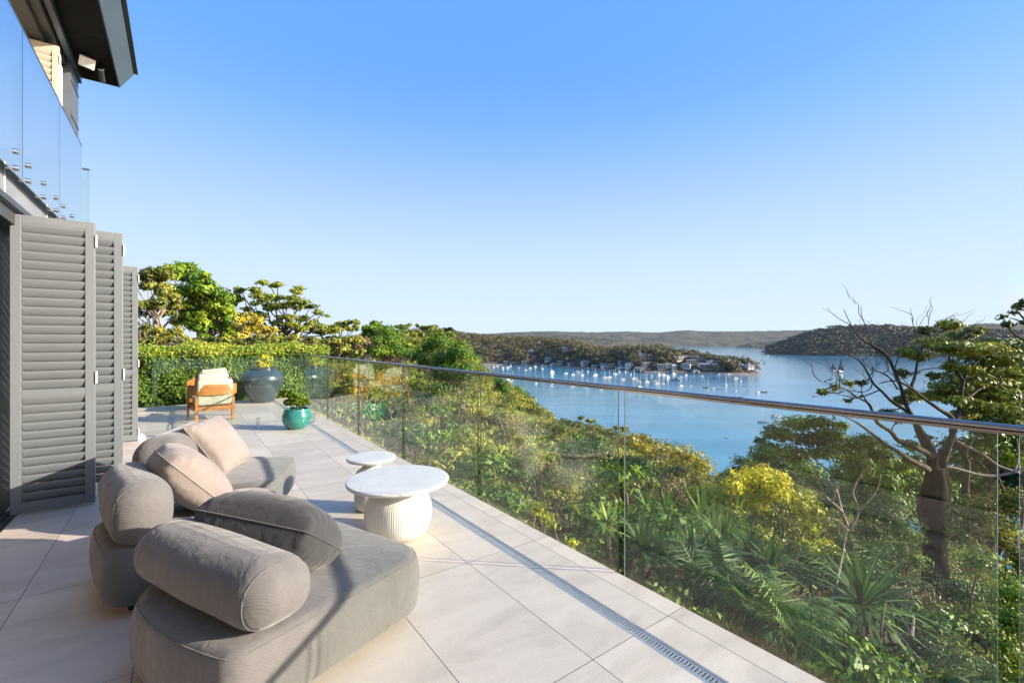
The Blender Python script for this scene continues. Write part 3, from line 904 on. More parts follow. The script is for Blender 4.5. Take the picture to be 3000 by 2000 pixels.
# ---- timber armchairs
def armchair(label, loc, rz):
    t = empty("armchair", loc, rz, label, "armchair", "teak armchairs with cream cushions behind the glass fence")
    def bar(name, x0, x1, y0, y1, z0, z1): 
        mb = MB(); mb.box(x0, x1, y0, y1, z0, z1); return mb.build(name, M_TEAK, t, bevel=.006)
    for sx in (-1, 1):
        bar("leg", sx * .36 - .03, sx * .36 + .03, .01, .06, 0.0005, .50)
        bar("leg", sx * .455 - .025, sx * .455 + .025, .70, .77, 0.0005, .60)
    # bent back rail running forward into both arms
    path = [(-.455, .74), (-.46, .5), (-.455, .3), (-.43, .12), (-.36, .01), (-.22, -.045), (0, -.065), (.22, -.045), (.36, .01), (.43, .12), (.455, .3), (.46, .5), (.455, .74)]
    path, _ = smooth_path([Vector((x, y, 0)) for x, y in path], [0] * 13, 4)
    mb = MB(); vs = []
    n = len(path)
    for i, q in enumerate(path):
        tn = (path[min(i + 1, n - 1)] - path[max(i - 1, 0)]).normalized(); nr = Vector((-tn.y, tn.x, 0))
        f = min(1, max(0, (q.y - .05) / .5)); z0_ = .50 + .07 * f; z1_ = .695 - .04 * f
        for (s, z) in ((-.016, z0_), (.016, z0_), (.016, z1_), (-.016, z1_)):
            vs.append((q.x + nr.x * s, q.y + nr.y * s, z))
    fs = [(i * 4 + k, i * 4 + (k + 1) % 4, (i + 1) * 4 + (k + 1) % 4, (i + 1) * 4 + k) for i in range(n - 1) for k in range(4)] + [(3, 2, 1, 0), tuple(n * 4 - 4 + k for k in range(4))]
    mb.add(vs, fs); mb.build("back_rail", M_TEAK, t, smooth='auto')
    mb = MB()
    mb.box(-.329, .329, .015, .05, .21, .285); mb.box(-.429, .429, .715, .75, .21, .285)
    for sx in (-1, 1): mb.box(sx * .40 - .018, sx * .40 + .018, .065, .71, .215, .28)
    for k in range(5): mb.box(-.38, .38, .12 + k * .115, .17 + k * .115, .262, .279)
    mb.build("seat_frame", M_TEAK, t, bevel=.003)
    s = soft_box(.37, .33, (.06,) * 4, .287, .43, .05, .05, .02, .01, .006, 3.3, Matrix.Translation((0, .41, 0))).build("seat_cushion", M_CREAM, t, smooth=True)
    Mx = Matrix.Translation((0, .10, .30)) @ Matrix.Rotation(math.radians(12), 4, 'X')
    soft_box(.35, .07, (.05,) * 4, .01, .50, .05, .05, .01, .012, .008, 8.1, Mx).build("back_cushion", M_CREAM, t, smooth=True)
    Mx = Matrix.Translation((-.06, .26, .445)) @ Matrix.Rotation(math.radians(20), 4, 'X') @ Matrix.Rotation(math.radians(4), 4, 'Y')
    soft_box(.29, .065, (.04,) * 4, .0, .46, .05, .05, .02, .012, .01, 4.7, Mx).build("scatter_cushion", M_CREAM, t, smooth=True)
    return t
ch1 = armchair("teak armchair seen from behind, cream back cushions above its curved rail", (-5.58, 8.56, 0), TH + math.radians(4))
ch1.scale = (.81, .85, 1.0)
ch2 = copy_tree(ch1)
ch2['label'] = "second teak armchair, facing the first one from in front of the hedge"
ch2.location = P(0.62, 12.4, 0); ch2.rotation_euler.z = TH + math.radians(168)
# ================================================================ the land and the water
SR = np.array([-2, -.6, -.35, -.2, -.1, 0, .05, .15, .3, .45, .6, 1, 3])
SV = np.array([-.01, -.01, .0, .03, .10, .15, .18, .22, .26, .32, .34, .36, .36])
def sstep(a, b, x):
    t = np.clip((x - a) / (b - a), 0, 1); return t * t * (3 - 2 * t)
def ground(X, Y):
    """height of the home hillside"""
    X = np.asarray(X, float); Y = np.asarray(Y, float)
    D = np.hypot(X, Y)
    r = np.where(Y > .3, X / np.maximum(Y, .3), np.where(X > 0, 3.0, -2.0))
    r = np.clip(r, -2, 3)
    s = np.interp(r, SR, SV)
    p = X * CT + Y * ST; a = -X * ST + Y * CT
    off = 1.95 - 1.5 * np.clip((a - 1) / 11.0, 0, 1) + .5 * np.clip(-a / 6, 0, 1)
    z = -off - s * (D - 7 * (1 - np.exp(-D / 7)))
    z += (.5 * np.sin(X * .21 + 1) * np.cos(Y * .17) + .25 * np.sin(X * .6 + Y * .5)) * sstep(8, 40, D)
    # keep the ground under the terrace and the house
    inside = (1 - sstep(2.4, 3.2, p)) * (1 - sstep(13.4, 14.2, a))
    z = np.where(inside > 0, np.minimum(z, z * (1 - inside) + (-.62) * inside), z)
    return z
def gz(x, y): return float(ground(x, y))

def soil_mat():
    m, nt, ln, b = mat("hillside_soil")
    tc = N(nt, "ShaderNodeTexCoord")
    n1 = N(nt, "ShaderNodeTexNoise", Scale=.55, Detail=7.0, Roughness=.65); ln.new(tc.outputs['Object'], n1.inputs['Vector'])
    n2 = N(nt, "ShaderNodeTexNoise", Scale=14, Detail=6.0, Roughness=.7); ln.new(tc.outputs['Object'], n2.inputs['Vector'])
    r1 = ramp(nt, [(.35, (.20, .062, .025)), (.5, (.05, .042, .022)), (.62, (.075, .085, .025))]); ln.new(n1.outputs['Fac'], r1.inputs[0])
    r2 = ramp(nt, [(.3, (.35, .35, .35)), (.7, (1.3, 1.3, 1.3))]); ln.new(n2.outputs['Fac'], r2.inputs[0])
    mu = N(nt, "ShaderNodeMix", data_type='RGBA', blend_type='MULTIPLY'); mu.inputs['Factor'].default_value = 1
    ln.new(r1.outputs[0], mu.inputs['A']); ln.new(r2.outputs[0], mu.inputs['B']); ln.new(mu.outputs['Result'], b.inputs['Base Color'])
    b.inputs['Roughness'].default_value = .95
    bp = N(nt, "ShaderNodeBump", Strength=1, Distance=.06); ln.new(n2.outputs['Fac'], bp.inputs['Height']); ln.new(bp.outputs[0], b.inputs['Normal'])
    return m

def grid_mesh(name, V, nu, nv, m, wrap=False):
    fs = []
    for i in range(nu - 1):
        for j in range(nv - 1 + (1 if wrap else 0)):
            j2 = (j + 1) % nv
            fs.append((i * nv + j, (i + 1) * nv + j, (i + 1) * nv + j2, i * nv + j2))
    mb = MB(); mb.v = [tuple(q) for q in V]; mb.f = fs; mb.m = [0] * len(fs)
    return mb.build(name, m, None, smooth=True)

nd, na = 110, 260
Ds = np.concatenate([[0.05], np.geomspace(1.0, 620, nd - 1)])
V = []
for D in Ds:
    for k in range(na):
        an = 2 * math.pi * k / na
        V.append((D * math.sin(an), D * math.cos(an), 0))
V = np.array(V); V[:, 2] = ground(V[:, 0], V[:, 1])
V[:, 2] = np.maximum(V[:, 2], WATER_Z - 14)
tag(grid_mesh("hillside", V, nd, na, soil_mat(), True), "steep bushy hillside falling from the terrace to the bay", None, None, "structure")

def water_mat():
    m, nt, ln, b = mat("bay_water")
    tc = N(nt, "ShaderNodeTexCoord")
    b.inputs['Base Color'].default_value = (.035, .15, .26, 1)
    n0 = N(nt, "ShaderNodeTexNoise", Scale=.004, Detail=5.0, Distortion=1.5)
    mp0 = N(nt, "ShaderNodeMapping"); mp0.inputs['Scale'].default_value = (.6, 2.4, 1); ln.new(tc.outputs['Object'], mp0.inputs['Vector']); ln.new(mp0.outputs[0], n0.inputs['Vector'])
    r = ramp(nt, [(.35, (.04, .19, .32)), (.65, (.07, .27, .42))]); ln.new(n0.outputs['Fac'], r.inputs[0]); ln.new(r.outputs[0], b.inputs['Base Color'])
    b.inputs['IOR'].default_value = 1.33
    rr = N(nt, "ShaderNodeMath", operation='MULTIPLY_ADD'); rr.inputs[1].default_value = .10; rr.inputs[2].default_value = .03
    ln.new(n0.outputs['Fac'], rr.inputs[0]); ln.new(rr.outputs[0], b.inputs['Roughness'])
    mp = N(nt, "ShaderNodeMapping"); mp.inputs['Scale'].default_value = (.35, 1.0, 1); mp.inputs['Rotation'].default_value = (0, 0, .25)
    ln.new(tc.outputs['Object'], mp.inputs['Vector'])
    n1 = N(nt, "ShaderNodeTexNoise", Scale=.35, Detail=6.0, Roughness=.62); ln.new(mp.outputs[0], n1.inputs['Vector'])
    n2 = N(nt, "ShaderNodeTexNoise", Scale=.03, Detail=3.0); ln.new(mp.outputs[0], n2.inputs['Vector'])
    b1 = N(nt, "ShaderNodeBump", Strength=.42, Distance=.5); ln.new(n1.outputs['Fac'], b1.inputs['Height'])
    b2 = N(nt, "ShaderNodeBump", Strength=.10, Distance=4.0); ln.new(n2.outputs['Fac'], b2.inputs['Height']); ln.new(b1.outputs[0], b2.inputs['Normal'])
    ln.new(b2.outputs[0], b.inputs['Normal'])
    return m
mb = MB()
mb.add([(-9000, 40, WATER_Z), (9000, 40, WATER_Z), (9000, 8600, WATER_Z), (-9000, 8600, WATER_Z)], [(0, 1, 2, 3)])
tag(mb.build("water", water_mat()), "calm blue water of the bay", None, None, "structure")

# ---------------------------------------------------------------- headland
HX = np.array([1100, 1250, 1342, 1398, 1483, 1598, 1674, 1768, 1853, 1938, 2023, 2087, 2129, 2175, 2205, 2226])
HT = np.array([962, 965, 972, 978, 985, 989, 996, 1017, 1013, 1014, 1030, 1040, 1049, 1050, 1056, 1090])
HS = np.array([1080, 1060, 1040, 1030, 1030, 990, 920, 850, 800, 778, 765, 752, 742, 736, 733, 731])
HW = np.array([230, 230, 220, 210, 200, 190, 170, 140, 110, 95, 75, 60, 48, 40, 30, 12])
def ridge(x):
    Yr = np.interp(x, HX, HS) + np.interp(x, HX, HW)
    return CAM_H - (np.interp(x, HX, HT) - 1000) / F * Yr - 11.5
def headland_z(X, Y):
    X = np.asarray(X, float); Y = np.asarray(Y, float)
    x = 1500 + F * X / Y
    s = np.interp(x, HX, HS); w = np.interp(x, HX, HW)
    zr = np.maximum(ridge(x), WATER_Z + 3)
    t = (Y - s) / w
    up = np.clip(t, 0, 1); up = 1 - (1 - up) ** 1.7
    dn = 1 - sstep(1.15, 2.6, t)
    z = WATER_Z + (zr - WATER_Z) * up * dn
    z = np.where(t < 0, WATER_Z - 2 + 6 * t, z)
    return np.where(x > 2230, WATER_Z - 3, z) + 1.6 * np.sin(X * .07) * np.sin(Y * .05) * (up > 0.05)
xs = np.linspace(1060, 2232, 150); ts = np.linspace(-.12, 2.7, 46)
V = []
for x in xs:
    for t in ts:
        Y = np.interp(x, HX, HS) + t * np.interp(x, HX, HW); X = (x - 1500) / F * Y
        V.append((X, Y, float(headland_z(X, Y))))
def hill_mat(name, c0, c1, c2, sc):
    m, nt, ln, b = mat(name)
    tc = N(nt, "ShaderNodeTexCoord")
    n1 = N(nt, "ShaderNodeTexNoise", Scale=sc, Detail=9.0, Roughness=.7); ln.new(tc.outputs['Object'], n1.inputs['Vector'])
    n2 = N(nt, "ShaderNodeTexVoronoi", Scale=sc * 6); ln.new(tc.outputs['Object'], n2.inputs['Vector'])
    ad = N(nt, "ShaderNodeMath", operation='MULTIPLY_ADD'); ad.inputs[1].default_value = .35; ln.new(n2.outputs['Distance'], ad.inputs[0]); ln.new(n1.outputs['Fac'], ad.inputs[2])
    r = ramp(nt, [(.4, c0), (.58, c1), (.8, c2)]); ln.new(ad.outputs[0], r.inputs[0]); ln.new(r.outputs[0], b.inputs['Base Color'])
    b.inputs['Roughness'].default_value = .95; b.inputs['Specular IOR Level'].default_value = .1
    bp = N(nt, "ShaderNodeBump", Strength=1.0, Distance=8.0); ln.new(ad.outputs[0], bp.inputs['Height']); ln.new(bp.outputs[0], b.inputs['Normal'])
    return m
M_HEAD = hill_mat("headland_ground", (.03, .03, .018), (.06, .05, .03), (.12, .10, .07), .03)
tag(grid_mesh("headland", np.array(V), 150, 46, M_HEAD), "wooded headland reaching into the bay", None, None, "structure")
# sandstone shore
V = []
for x in np.linspace(1380, 2229, 160):
    Y0_ = np.interp(x, HX, HS)
    for (dy, dz) in ((-9, -1.2), (-6, .5), (-3, 1.3 + R.rand()), (2, 2.2 + R.rand())):
        Y = Y0_ + dy + R.rand() * 2; V.append(((x - 1500) / F * Y, Y, WATER_Z + dz))
tag(grid_mesh("shore", np.array(V), 160, 4, simple("sandstone", (.26, .20, .14), .9, 0, .4, .3, .8, .6)), "rocky sandstone shore of the headland", None, None, "structure")

def wood(name, label, pts, hmin, hmax, ncard, size, m, tint=.5, tvar=.2):
    """far wood of many small crowns: pts (n,3) ground points"""
    PP, NN, TT, SS = [], [], [], []
    for q in pts:
        h = hmin + (hmax - hmin) * R.rand(); w = h * (.5 + .35 * R.rand())
        d = R.normal(size=(ncard, 3)); d[:, 2] = np.abs(d[:, 2]) * 1.1 - .25
        d /= np.linalg.norm(d, axis=1, keepdims=True)
        k = R.randint(2, 4)
        off = R.normal(size=(k, 3)) * np.array([w * .55, w * .55, h * .10])
        oi = R.randint(0, k, ncard)
        PP.append(q[None] + np.array([0, 0, h * .62])[None] + off[oi] + d * np.array([w * .62, w * .62, h * .34])[None])
        NN.append(d + R.normal(size=(ncard, 3)) * .3)
        TT.append(np.full(ncard, tint + R.normal() * tvar) + R.normal(size=ncard) * tvar * .35)
        SS.append(np.full(ncard, size) * (.7 + .6 * R.rand(ncard)))
    o = card_mesh(name, np.vstack(PP), np.vstack(NN), np.concatenate(SS), .8, np.concatenate(TT), m)
    return tag(o, label, None, None, "stuff")

# ---------------------------------------------------------------- far hills
def far_hill(name, label, xs_, tops, shores, depth, m, n=170, rough=5.0):
    V = []; nv = 26
    for i in range(n):
        x = xs_[0] + (xs_[-1] - xs_[0]) * i / (n - 1)
        Y0_ = np.interp(x, xs_, shores); top = np.interp(x, xs_, tops)
        for j in range(nv):
            t = j / (nv - 1) * 1.5
            Y = Y0_ + depth * t
            zt = CAM_H - (top - 1000) / F * (Y0_ + depth)
            u = min(t, 1.0)
            h = (1 - (1 - u) ** 1.5) if t <= 1 else 1 - .5 * (t - 1)
            X = (x - 1500) / F * Y
            nz_ = noise.noise(Vector((X * .0035, Y * .0035, 1.0))) * 22 * math.sin(math.pi * min(u, .97)) + noise.noise(Vector((X * .016, Y * .016, 3.0))) * rough * (1 if t > .03 else 0) + R.normal() * rough * .16 * (t > .03)
            V.append((X, Y, WATER_Z - 1 + (zt - WATER_Z + 1) * h + nz_ * (1 if t > 0 else 0)))
    o = grid_mesh(name, np.array(V), n, nv, m)
    tag(o, label, None, None, "structure")
    return np.array(V)
M_H1 = hill_mat("distant_hill", (.025, .033, .024), (.055, .06, .042), (.115, .105, .07), .006)
M_H2 = hill_mat("near_hill", (.02, .026, .018), (.045, .048, .03), (.10, .088, .055), .012)
far_hill("far_hills", "line of far wooded hills across the water", [1100, 1406, 1504, 1632, 1725, 1831, 1930, 1980, 2018, 2060, 2090, 2200, 2300, 2420, 2600, 2780, 2871, 3000, 3200],
         [978, 979, 973, 970, 973, 971, 974, 969, 967, 970, 971, 970, 968, 966, 962, 958, 948, 950, 950], [5000] * 19, 1300, M_H1, 260, 9.0)
far_hill("mid_hill", "sunlit wooded hill behind the headland", [1380, 1483, 1640, 1725, 1800, 1870, 1930, 1962, 1978], [986, 983, 982, 984, 989, 995, 1000, 1006, 1012], [3300] * 9, 500, M_H1, 120, 8.0)
far_hill("low_point", "low wooded point in the far bay", [2155, 2175, 2200, 2240, 2300], [1018, 1010, 1006, 1002, 996], [3700, 3700, 3650, 3600, 3500], 300, M_H1, 60, 6.0)
hv = far_hill("bay_hill", "dark wooded hill on the far side of the bay", [2238, 2246, 2262, 2283, 2320, 2378, 2449, 2552, 2656, 2760, 2900, 3100], [1036, 1024, 1014, 1006, 993, 972, 961, 959, 961, 966, 972, 975],
         [1950, 1930, 1900, 1860, 1800, 1720, 1660, 1610, 1570, 1530, 1500, 1480], 420, M_H2, 200, 7.0)
far_hill("bay_hill", "farther wooded ridge behind the right hand trees", [2640, 2700, 2780, 2871, 3000, 3200], [964, 960, 957, 947, 950, 955], [2900] * 6, 500, M_H2, 90, 7.0)
hp = hv[(hv[:, 2] > WATER_Z + 4)]
idx = R.randint(0, len(hp), 4200)
pts = hp[idx] + np.column_stack([R.normal(size=4200) * 12, R.normal(size=4200) * 10, np.full(4200, -3.0)])
wood("bay_hill_wood", "dense gum wood on the dark hill across the bay", pts, 9, 15, 26, 4.6, leaf_mat("far_leaf", (.022, .03, .015), (.06, .062, .03), (.12, .105, .055), .1), .5, .12)
# ================================================================ houses on the headland
def march(px, py, f, y0, y1, n=400):
    for i in range(n):
        Y = y0 + (y1 - y0) * i / n
        q = at(px, py, Y)
        if q.z < f(q.x, q.y): return q
    return None
HW_ = [simple("white_render", (.62, .60, .55), .7, 0, .1, .8), simple("tan_brick", (.34, .24, .17), .8, 0, .2, .8), simple("grey_boards", (.30, .31, .31), .7, 0, .15, .8), simple("cream_boards", (.52, .46, .36), .7, 0, .1, .8)]
HR_ = [simple("grey_roof", (.16, .16, .17), .6, 0, .15, .5), simple("terracotta_roof", (.28, .12, .07), .7, 0, .2, .5), simple("pale_roof", (.50, .50, .48), .5, 0, .1, .5)]
M_WIN = simple("dark_window", (.03, .04, .05), .15, 0, .3, .5)
def villa(wall, roofm, w, d, h, storeys, gable):
    t = empty("villa", (0, 0, -400), 0, "house", "house", "houses among the trees on the headland")
    mb = MB(); mb.box(-w / 2, w / 2, -d / 2, d / 2, -6, h)
    if storeys > 1: mb.box(-w / 2 - .2, w / 2 + .2, -d / 2 - 2.2, -d / 2 - .01, h / 2 - .3, h / 2)
    mb.build("wall", wall, t)
    mb = MB(); o = .7
    if gable:
        mb.add([(-w / 2 - o, -d / 2 - o, h + .02), (w / 2 + o, -d / 2 - o, h + .02), (w / 2 + o, d / 2 + o, h + .02), (-w / 2 - o, d / 2 + o, h + .02), (-w / 2 + d * .3, 0, h + d * .28), (w / 2 - d * .3, 0, h + d * .28)],
               [(0, 1, 5, 4), (1, 2, 5), (2, 3, 4, 5), (3, 0, 4), (3, 2, 1, 0)])
    else: mb.box(-w / 2 - o, w / 2 + o, -d / 2 - 2.4, d / 2 + o, h + .02, h + .5)
    mb.build("roof", roofm, t)
    for s in range(storeys):
        z0 = h / storeys * s + .5
        for k in range(max(2, int(w / 3.6))):
            n_ = max(2, int(w / 3.6)); x0 = -w / 2 + w * (k + .12) / n_
            mb = MB(); mb.box(x0, x0 + w / n_ * .74, -d / 2 - .05, -d / 2 - .012, z0, z0 + 1.9); mb.build("window", M_WIN, t)
    return t
protos = [villa(HW_[0], HR_[0], 14, 9, 6.2, 2, True), villa(HW_[3], HR_[2], 12, 9, 6.0, 2, False), villa(HW_[1], HR_[1], 12, 8, 3.4, 1, True), villa(HW_[2], HR_[0], 15, 9, 6.4, 2, False), villa(HW_[0], HR_[2], 10, 8, 3.3, 1, True)]
S2 = lambda x, y: (1700 + x * .2381, 960 + y * .2381)
S6 = lambda x, y: (1300 + x * .4252, 900 + y * .4252)
hs = [S2(*q) for q in [(610, 470), (800, 455), (500, 500), (310, 490), (380, 465), (520, 430), (930, 440), (1080, 470), (1000, 485), (1150, 470), (1300, 480), (1200, 390), (1250, 370), (860, 355), (760, 360), (1490, 470), (1660, 462), (1610, 440), (1400, 385), (1460, 405), (820, 520), (720, 530), (1900, 440), (1960, 475), (2080, 482), (1360, 430), (1560, 490), (1730, 490), (60, 440), (180, 480)]] + \
     [S6(*q) for q in [(600, 297), (840, 293), (805, 380), (880, 395), (640, 390), (760, 402), (1100, 400), (970, 392), (690, 412), (560, 380), (480, 392), (620, 340), (720, 360), (430, 380)]]
names = [("white two storey house with grey hipped roof among the headland trees", 0), ("cream flat roofed house with long balcony among the headland trees", 1), ("tan brick cottage with terracotta roof among the headland trees", 2),
         ("grey boarded house with flat roof among the headland trees", 3), ("small white cottage with pale roof among the headland trees", 4)]
used = [False] * 5
house_at = []
for i, (px, py) in enumerate(hs):
    q = march(px, py + 4, lambda x, y: float(headland_z(x, y)), 700, 1300)
    if q is None: continue
    k = [0, 1, 4, 0, 1, 3, 2][i % 7]
    o = protos[k] if not used[k] else copy_tree(protos[k])
    used[k] = True
    o.location = (q.x, q.y, q.z + .5); house_at.append((q.x, q.y))
    o.rotation_euler.z = R.uniform(-.5, .6)
    s = R.uniform(.85, 1.15); o.scale = (s, s, s)
    o['label'] = names[k][0]
for (i, (px, py, mt, lb)) in enumerate([(*S2(1150, 552), simple("teal_boards", (.10, .25, .26), .6), "teal boatshed on the shore of the headland"), (*S2(1420, 550), HW_[0], "white boatshed with grey roof at the water's edge near the headland tip"), (*S2(760, 548), HW_[1], "brown boatshed on the headland shore behind the moored yachts")]):
    Y = np.interp(px, HX, HS) - 3
    t = empty("boatshed", ((px - 1500) / F * Y, Y, WATER_Z + 1.2), R.uniform(-.2, .3), lb, "boatshed", "boatsheds on the headland shore")
    mb = MB(); mb.box(-5, 5, -3.5, 3.5, 0, 3.2); mb.build("wall", mt, t)
    mb = MB(); mb.add([(-5.4, -4, 3.22), (5.4, -4, 3.22), (5.4, 4, 3.22), (-5.4, 4, 3.22), (-5.4, 0, 5), (5.4, 0, 5)], [(0, 1, 5, 4), (2, 3, 4, 5), (1, 2, 5), (3, 0, 4), (3, 2, 1, 0)]); mb.build("roof", HR_[0], t)
    mb = MB(); mb.box(-3, 3, -3.56, -3.51, .1, 2.6); mb.build("door", M_WIN, t)
    mb = MB(); mb.box(-1.2, 1.2, -14, -3.6, -.9, -.6)
    for yy in (-13.5, -9, -5):
        for xx in (-1, 1): mb.tube([(xx, yy, -3), (xx, yy, .2)], .14, 6)
    mb.build("jetty", M_BARKB, t)

# ---- the wood around the houses, kept clear of the view in front of each house
HP = np.array(house_at)
pts = []
while len(pts) < 1500:
    x = R.uniform(1180, 2222); t = R.uniform(.03, 1.25)
    Y = np.interp(x, HX, HS) + t * np.interp(x, HX, HW); X = (x - 1500) / F * Y
    if t < .12 and R.rand() < .5: continue
    dx = HP[:, 0] - X; dy = HP[:, 1] - Y
    if ((np.abs(dx) < 9) & (dy > -7) & (dy < 26)).any(): continue
    pts.append((X, Y, float(headland_z(X, Y)) - .5))
wood("headland_wood", "brown green gum wood covering the headland", np.array(pts), 8, 15, 70, 2.3, L_BROWN)

# ================================================================ boats
M_HULLW = simple("white_hull", (.42, .41, .39), .3, 0, .05, 1)
M_HULLD = simple("navy_hull", (.03, .05, .09), .3, 0, .1, 1)
M_DECK = simple("boat_deck", (.66, .62, .54), .5, 0, .08, 1)
M_MAST = simple("silver_mast", (.72, .68, .62), .35, .3, .05, 1)
M_SAILD = simple("dark_sail", (.018, .022, .032), .7, 0, .15, .6)
M_COVER = simple("blue_sail_cover", (.06, .10, .20), .8)
M_BGLASS = simple("boat_glass", (.03, .04, .05), .1)
def hull_mb(L, B, fb, bowrake=.9, transom=.7):
    mb = MB(); n = 13; prof = []
    for i in range(n):
        t = i / (n - 1); x = -L / 2 + L * t
        w = B / 2 * (transom + (1 - transom) * math.sin(min(t * 1.5, 1) * math.pi / 2)) * (1 - max(0, (t - .45) / .55) ** 2.2)
        sh = fb * (1 + .28 * t * t)
        w = max(w, .02)
        xo = bowrake * t * t
        prof.append([(x, -w * .55 * (1 if t < .98 else .3), -.35), (x + xo * .6, -w, sh * .55), (x + xo, -w * 1.02, sh), (x + xo, w * 1.02, sh), (x + xo * .6, w, sh * .55), (x, w * .55 * (1 if t < .98 else .3), -.35)])
    vs = [q for r_ in prof for q in r_]
    fs = [(i * 6 + k, (i + 1) * 6 + k, (i + 1) * 6 + (k + 1) % 6, i * 6 + (k + 1) % 6) for i in range(n - 1) for k in range(6)]
    fs += [tuple(range(6)), tuple((n - 1) * 6 + k for k in range(5, -1, -1))]
    mb.add(vs, fs)
    return mb
def taper_box(x0, x1, w0, w1, z0, z1, f=.8, sl=.5):
    mb = MB()
    mb.add([(x0, -w0, z0), (x1, -w1, z0), (x1, w1, z0), (x0, w0, z0), (x0 + .15, -w0 * f, z1), (x1 - sl, -w1 * f, z1), (x1 - sl, w1 * f, z1), (x0 + .15, w0 * f, z1)],
           [(3, 2, 1, 0), (4, 5, 6, 7), (0, 1, 5, 4), (1, 2, 6, 5), (2, 3, 7, 6), (3, 0, 4, 7)])
    return mb
def yacht(hm, sails=False, two=False):
    t = empty("sailing_yacht", (0, 0, -500), 0, "yacht", "sailing boat")
    hull_mb(10.5, 3.1, 1.05).build("hull", hm, t, smooth='auto')
    taper_box(-1.8, 3.0, 1.0, .7, 1.08, 1.62).build("cabin", M_HULLW, t)
    mb = MB(); mb.box(-1.2, 1.9, -.96, .96, 1.25, 1.45); mb.build("cabin_window", M_BGLASS, t)
    for (x, h) in (((.9, 13.5), (-3.4, 9.0)) if two else ((.9, 13.5),)):
        mb = MB(); mb.tube([(x, 0, 1.62), (x, 0, h)], [.24, .16], 6); mb.build("mast", M_MAST, t)
        mb = MB(); mb.tube([(x - .14, 0, 2.7), (x - 3.6, 0, 2.75)], .09, 6); mb.build("boom", M_MAST, t)
    if not sails:
        mb = MB(); mb.tube([(.6, 0, 2.96), (-2.6, 0, 2.94)], [.24, .15], 7); mb.build("sail_cover", M_COVER, t, smooth='auto')
    else:
        for nm, A_, B_, C_ in (("mainsail", (.72, 0, 2.9), (-3.6, .9, 2.9), (.78, .1, 13.2)), ("headsail", (5.6, 0, 1.5), (1.3, 1.0, 2.0), (1.1, .1, 12.2))):
            mb = MB(); A_, B_, C_ = Vector(A_), Vector(B_), Vector(C_); n = 8; vs = []
            for i in range(n + 1):
                for j in range(n + 1):
                    e = A_.lerp(C_, i / n); l = B_.lerp(C_, i / n); q = e.lerp(l, j / n); q.y += .6 * math.sin(math.pi * j / n) * (1 - i / n); vs.append(q)
            mb.add(vs, [(i * 9 + j, i * 9 + j + 1, (i + 1) * 9 + j + 1, (i + 1) * 9 + j) for i in range(n) for j in range(n)])
            o = mb.build(nm, M_SAILD, t, smooth=True); s = o.modifiers.new("thick", 'SOLIDIFY'); s.thickness = .03
    return t
def cruiser(hm, fly=True):
    t = empty("motor_boat", (0, 0, -500), 0, "boat", "motor boat")
    hull_mb(10.5, 3.5, 1.35, 1.3, .9).build("hull", hm, t, smooth='auto')
    taper_box(-3.0, 2.9, 1.45, 1.1, 1.38, 3.0, .86, 1.3).build("cabin", M_HULLW, t)
    mb = taper_box(-2.2, 2.68, 1.44, 1.06, 2.0, 2.7, .9, .62); mb.build("windscreen", M_BGLASS, t)
    if fly:
        taper_box(-2.6, 1.0, 1.15, 1.0, 3.02, 3.7, .95, .5).build("flybridge", M_HULLW, t)
        mb = MB(); mb.box(-2.2, .2, -1.1, 1.1, 4.9, 5.0)
        for x in (-2, 0):
            for y in (-1, 1): mb.tube([(x, y, 3.7), (x, y, 4.9)], .04, 5)
        mb.build("canopy", M_COVER, t)
    return t
def dinghy(hm):
    t = empty("dinghy", (0, 0, -500), 0, "dinghy", "dinghy")
    hull_mb(5.0, 1.9, .5, .5, .85).build("hull", hm, t, smooth='auto')
    mb = MB(); mb.box(-1.6, .8, -.6, .6, .5, .62); mb.build("seat", M_DECK, t)
    mb = MB(); mb.box(-2.75, -2.45, -.2, .2, .2, 1.0); mb.build("outboard", M_HULLD, t)
    return t
BT = {'y': yacht(M_HULLW), 'd': yacht(M_HULLD), 'k': yacht(M_HULLW, False, True), 's': yacht(M_HULLD, True), 'm': cruiser(M_HULLW), 'c': cruiser(M_HULLW, False), 'n': dinghy(M_HULLD), 'w': dinghy(M_HULLW)}
DEF = {'y': "white sailing yacht with bare mast, moored in the crowd before the headland", 'd': "dark hulled sailing yacht with bare mast moored before the headland", 'k': "white two masted yacht moored before the headland",
       'm': "white motor cruiser with flybridge moored off the headland houses", 'c': "low white motor boat without flybridge moored off the headland", 'w': "little white dinghy floating among the moored boats", 'n': "little dark dinghy floating among the moored boats"}
GRP = {'y': "sailing yachts moored in the bay", 'd': "sailing yachts moored in the bay", 'k': "sailing yachts moored in the bay", 's': "yachts under sail", 'm': "motor boats moored in the bay", 'c': "motor boats moored in the bay", 'w': "dinghies in the bay", 'n': "dinghies in the bay"}
usedb = {}
def boat(k, px, py, scale=1.0, rot=None, label=None):
    Y = (CAM_H - WATER_Z) * F / (py - 1000)
    X = (px - 1500) / F * Y
    o = BT[k] if k not in usedb else copy_tree(BT[k])
    usedb[k] = 1
    o.location = (X, Y, WATER_Z + .05); scale *= .8; o.scale = (scale,) * 3
    o.rotation_euler.z = R.uniform(.2, 1.1) + (math.pi if R.rand() < .5 else 0) if rot is None else rot
    o['label'] = label or DEF[k]; o['group'] = GRP[k]
    return o
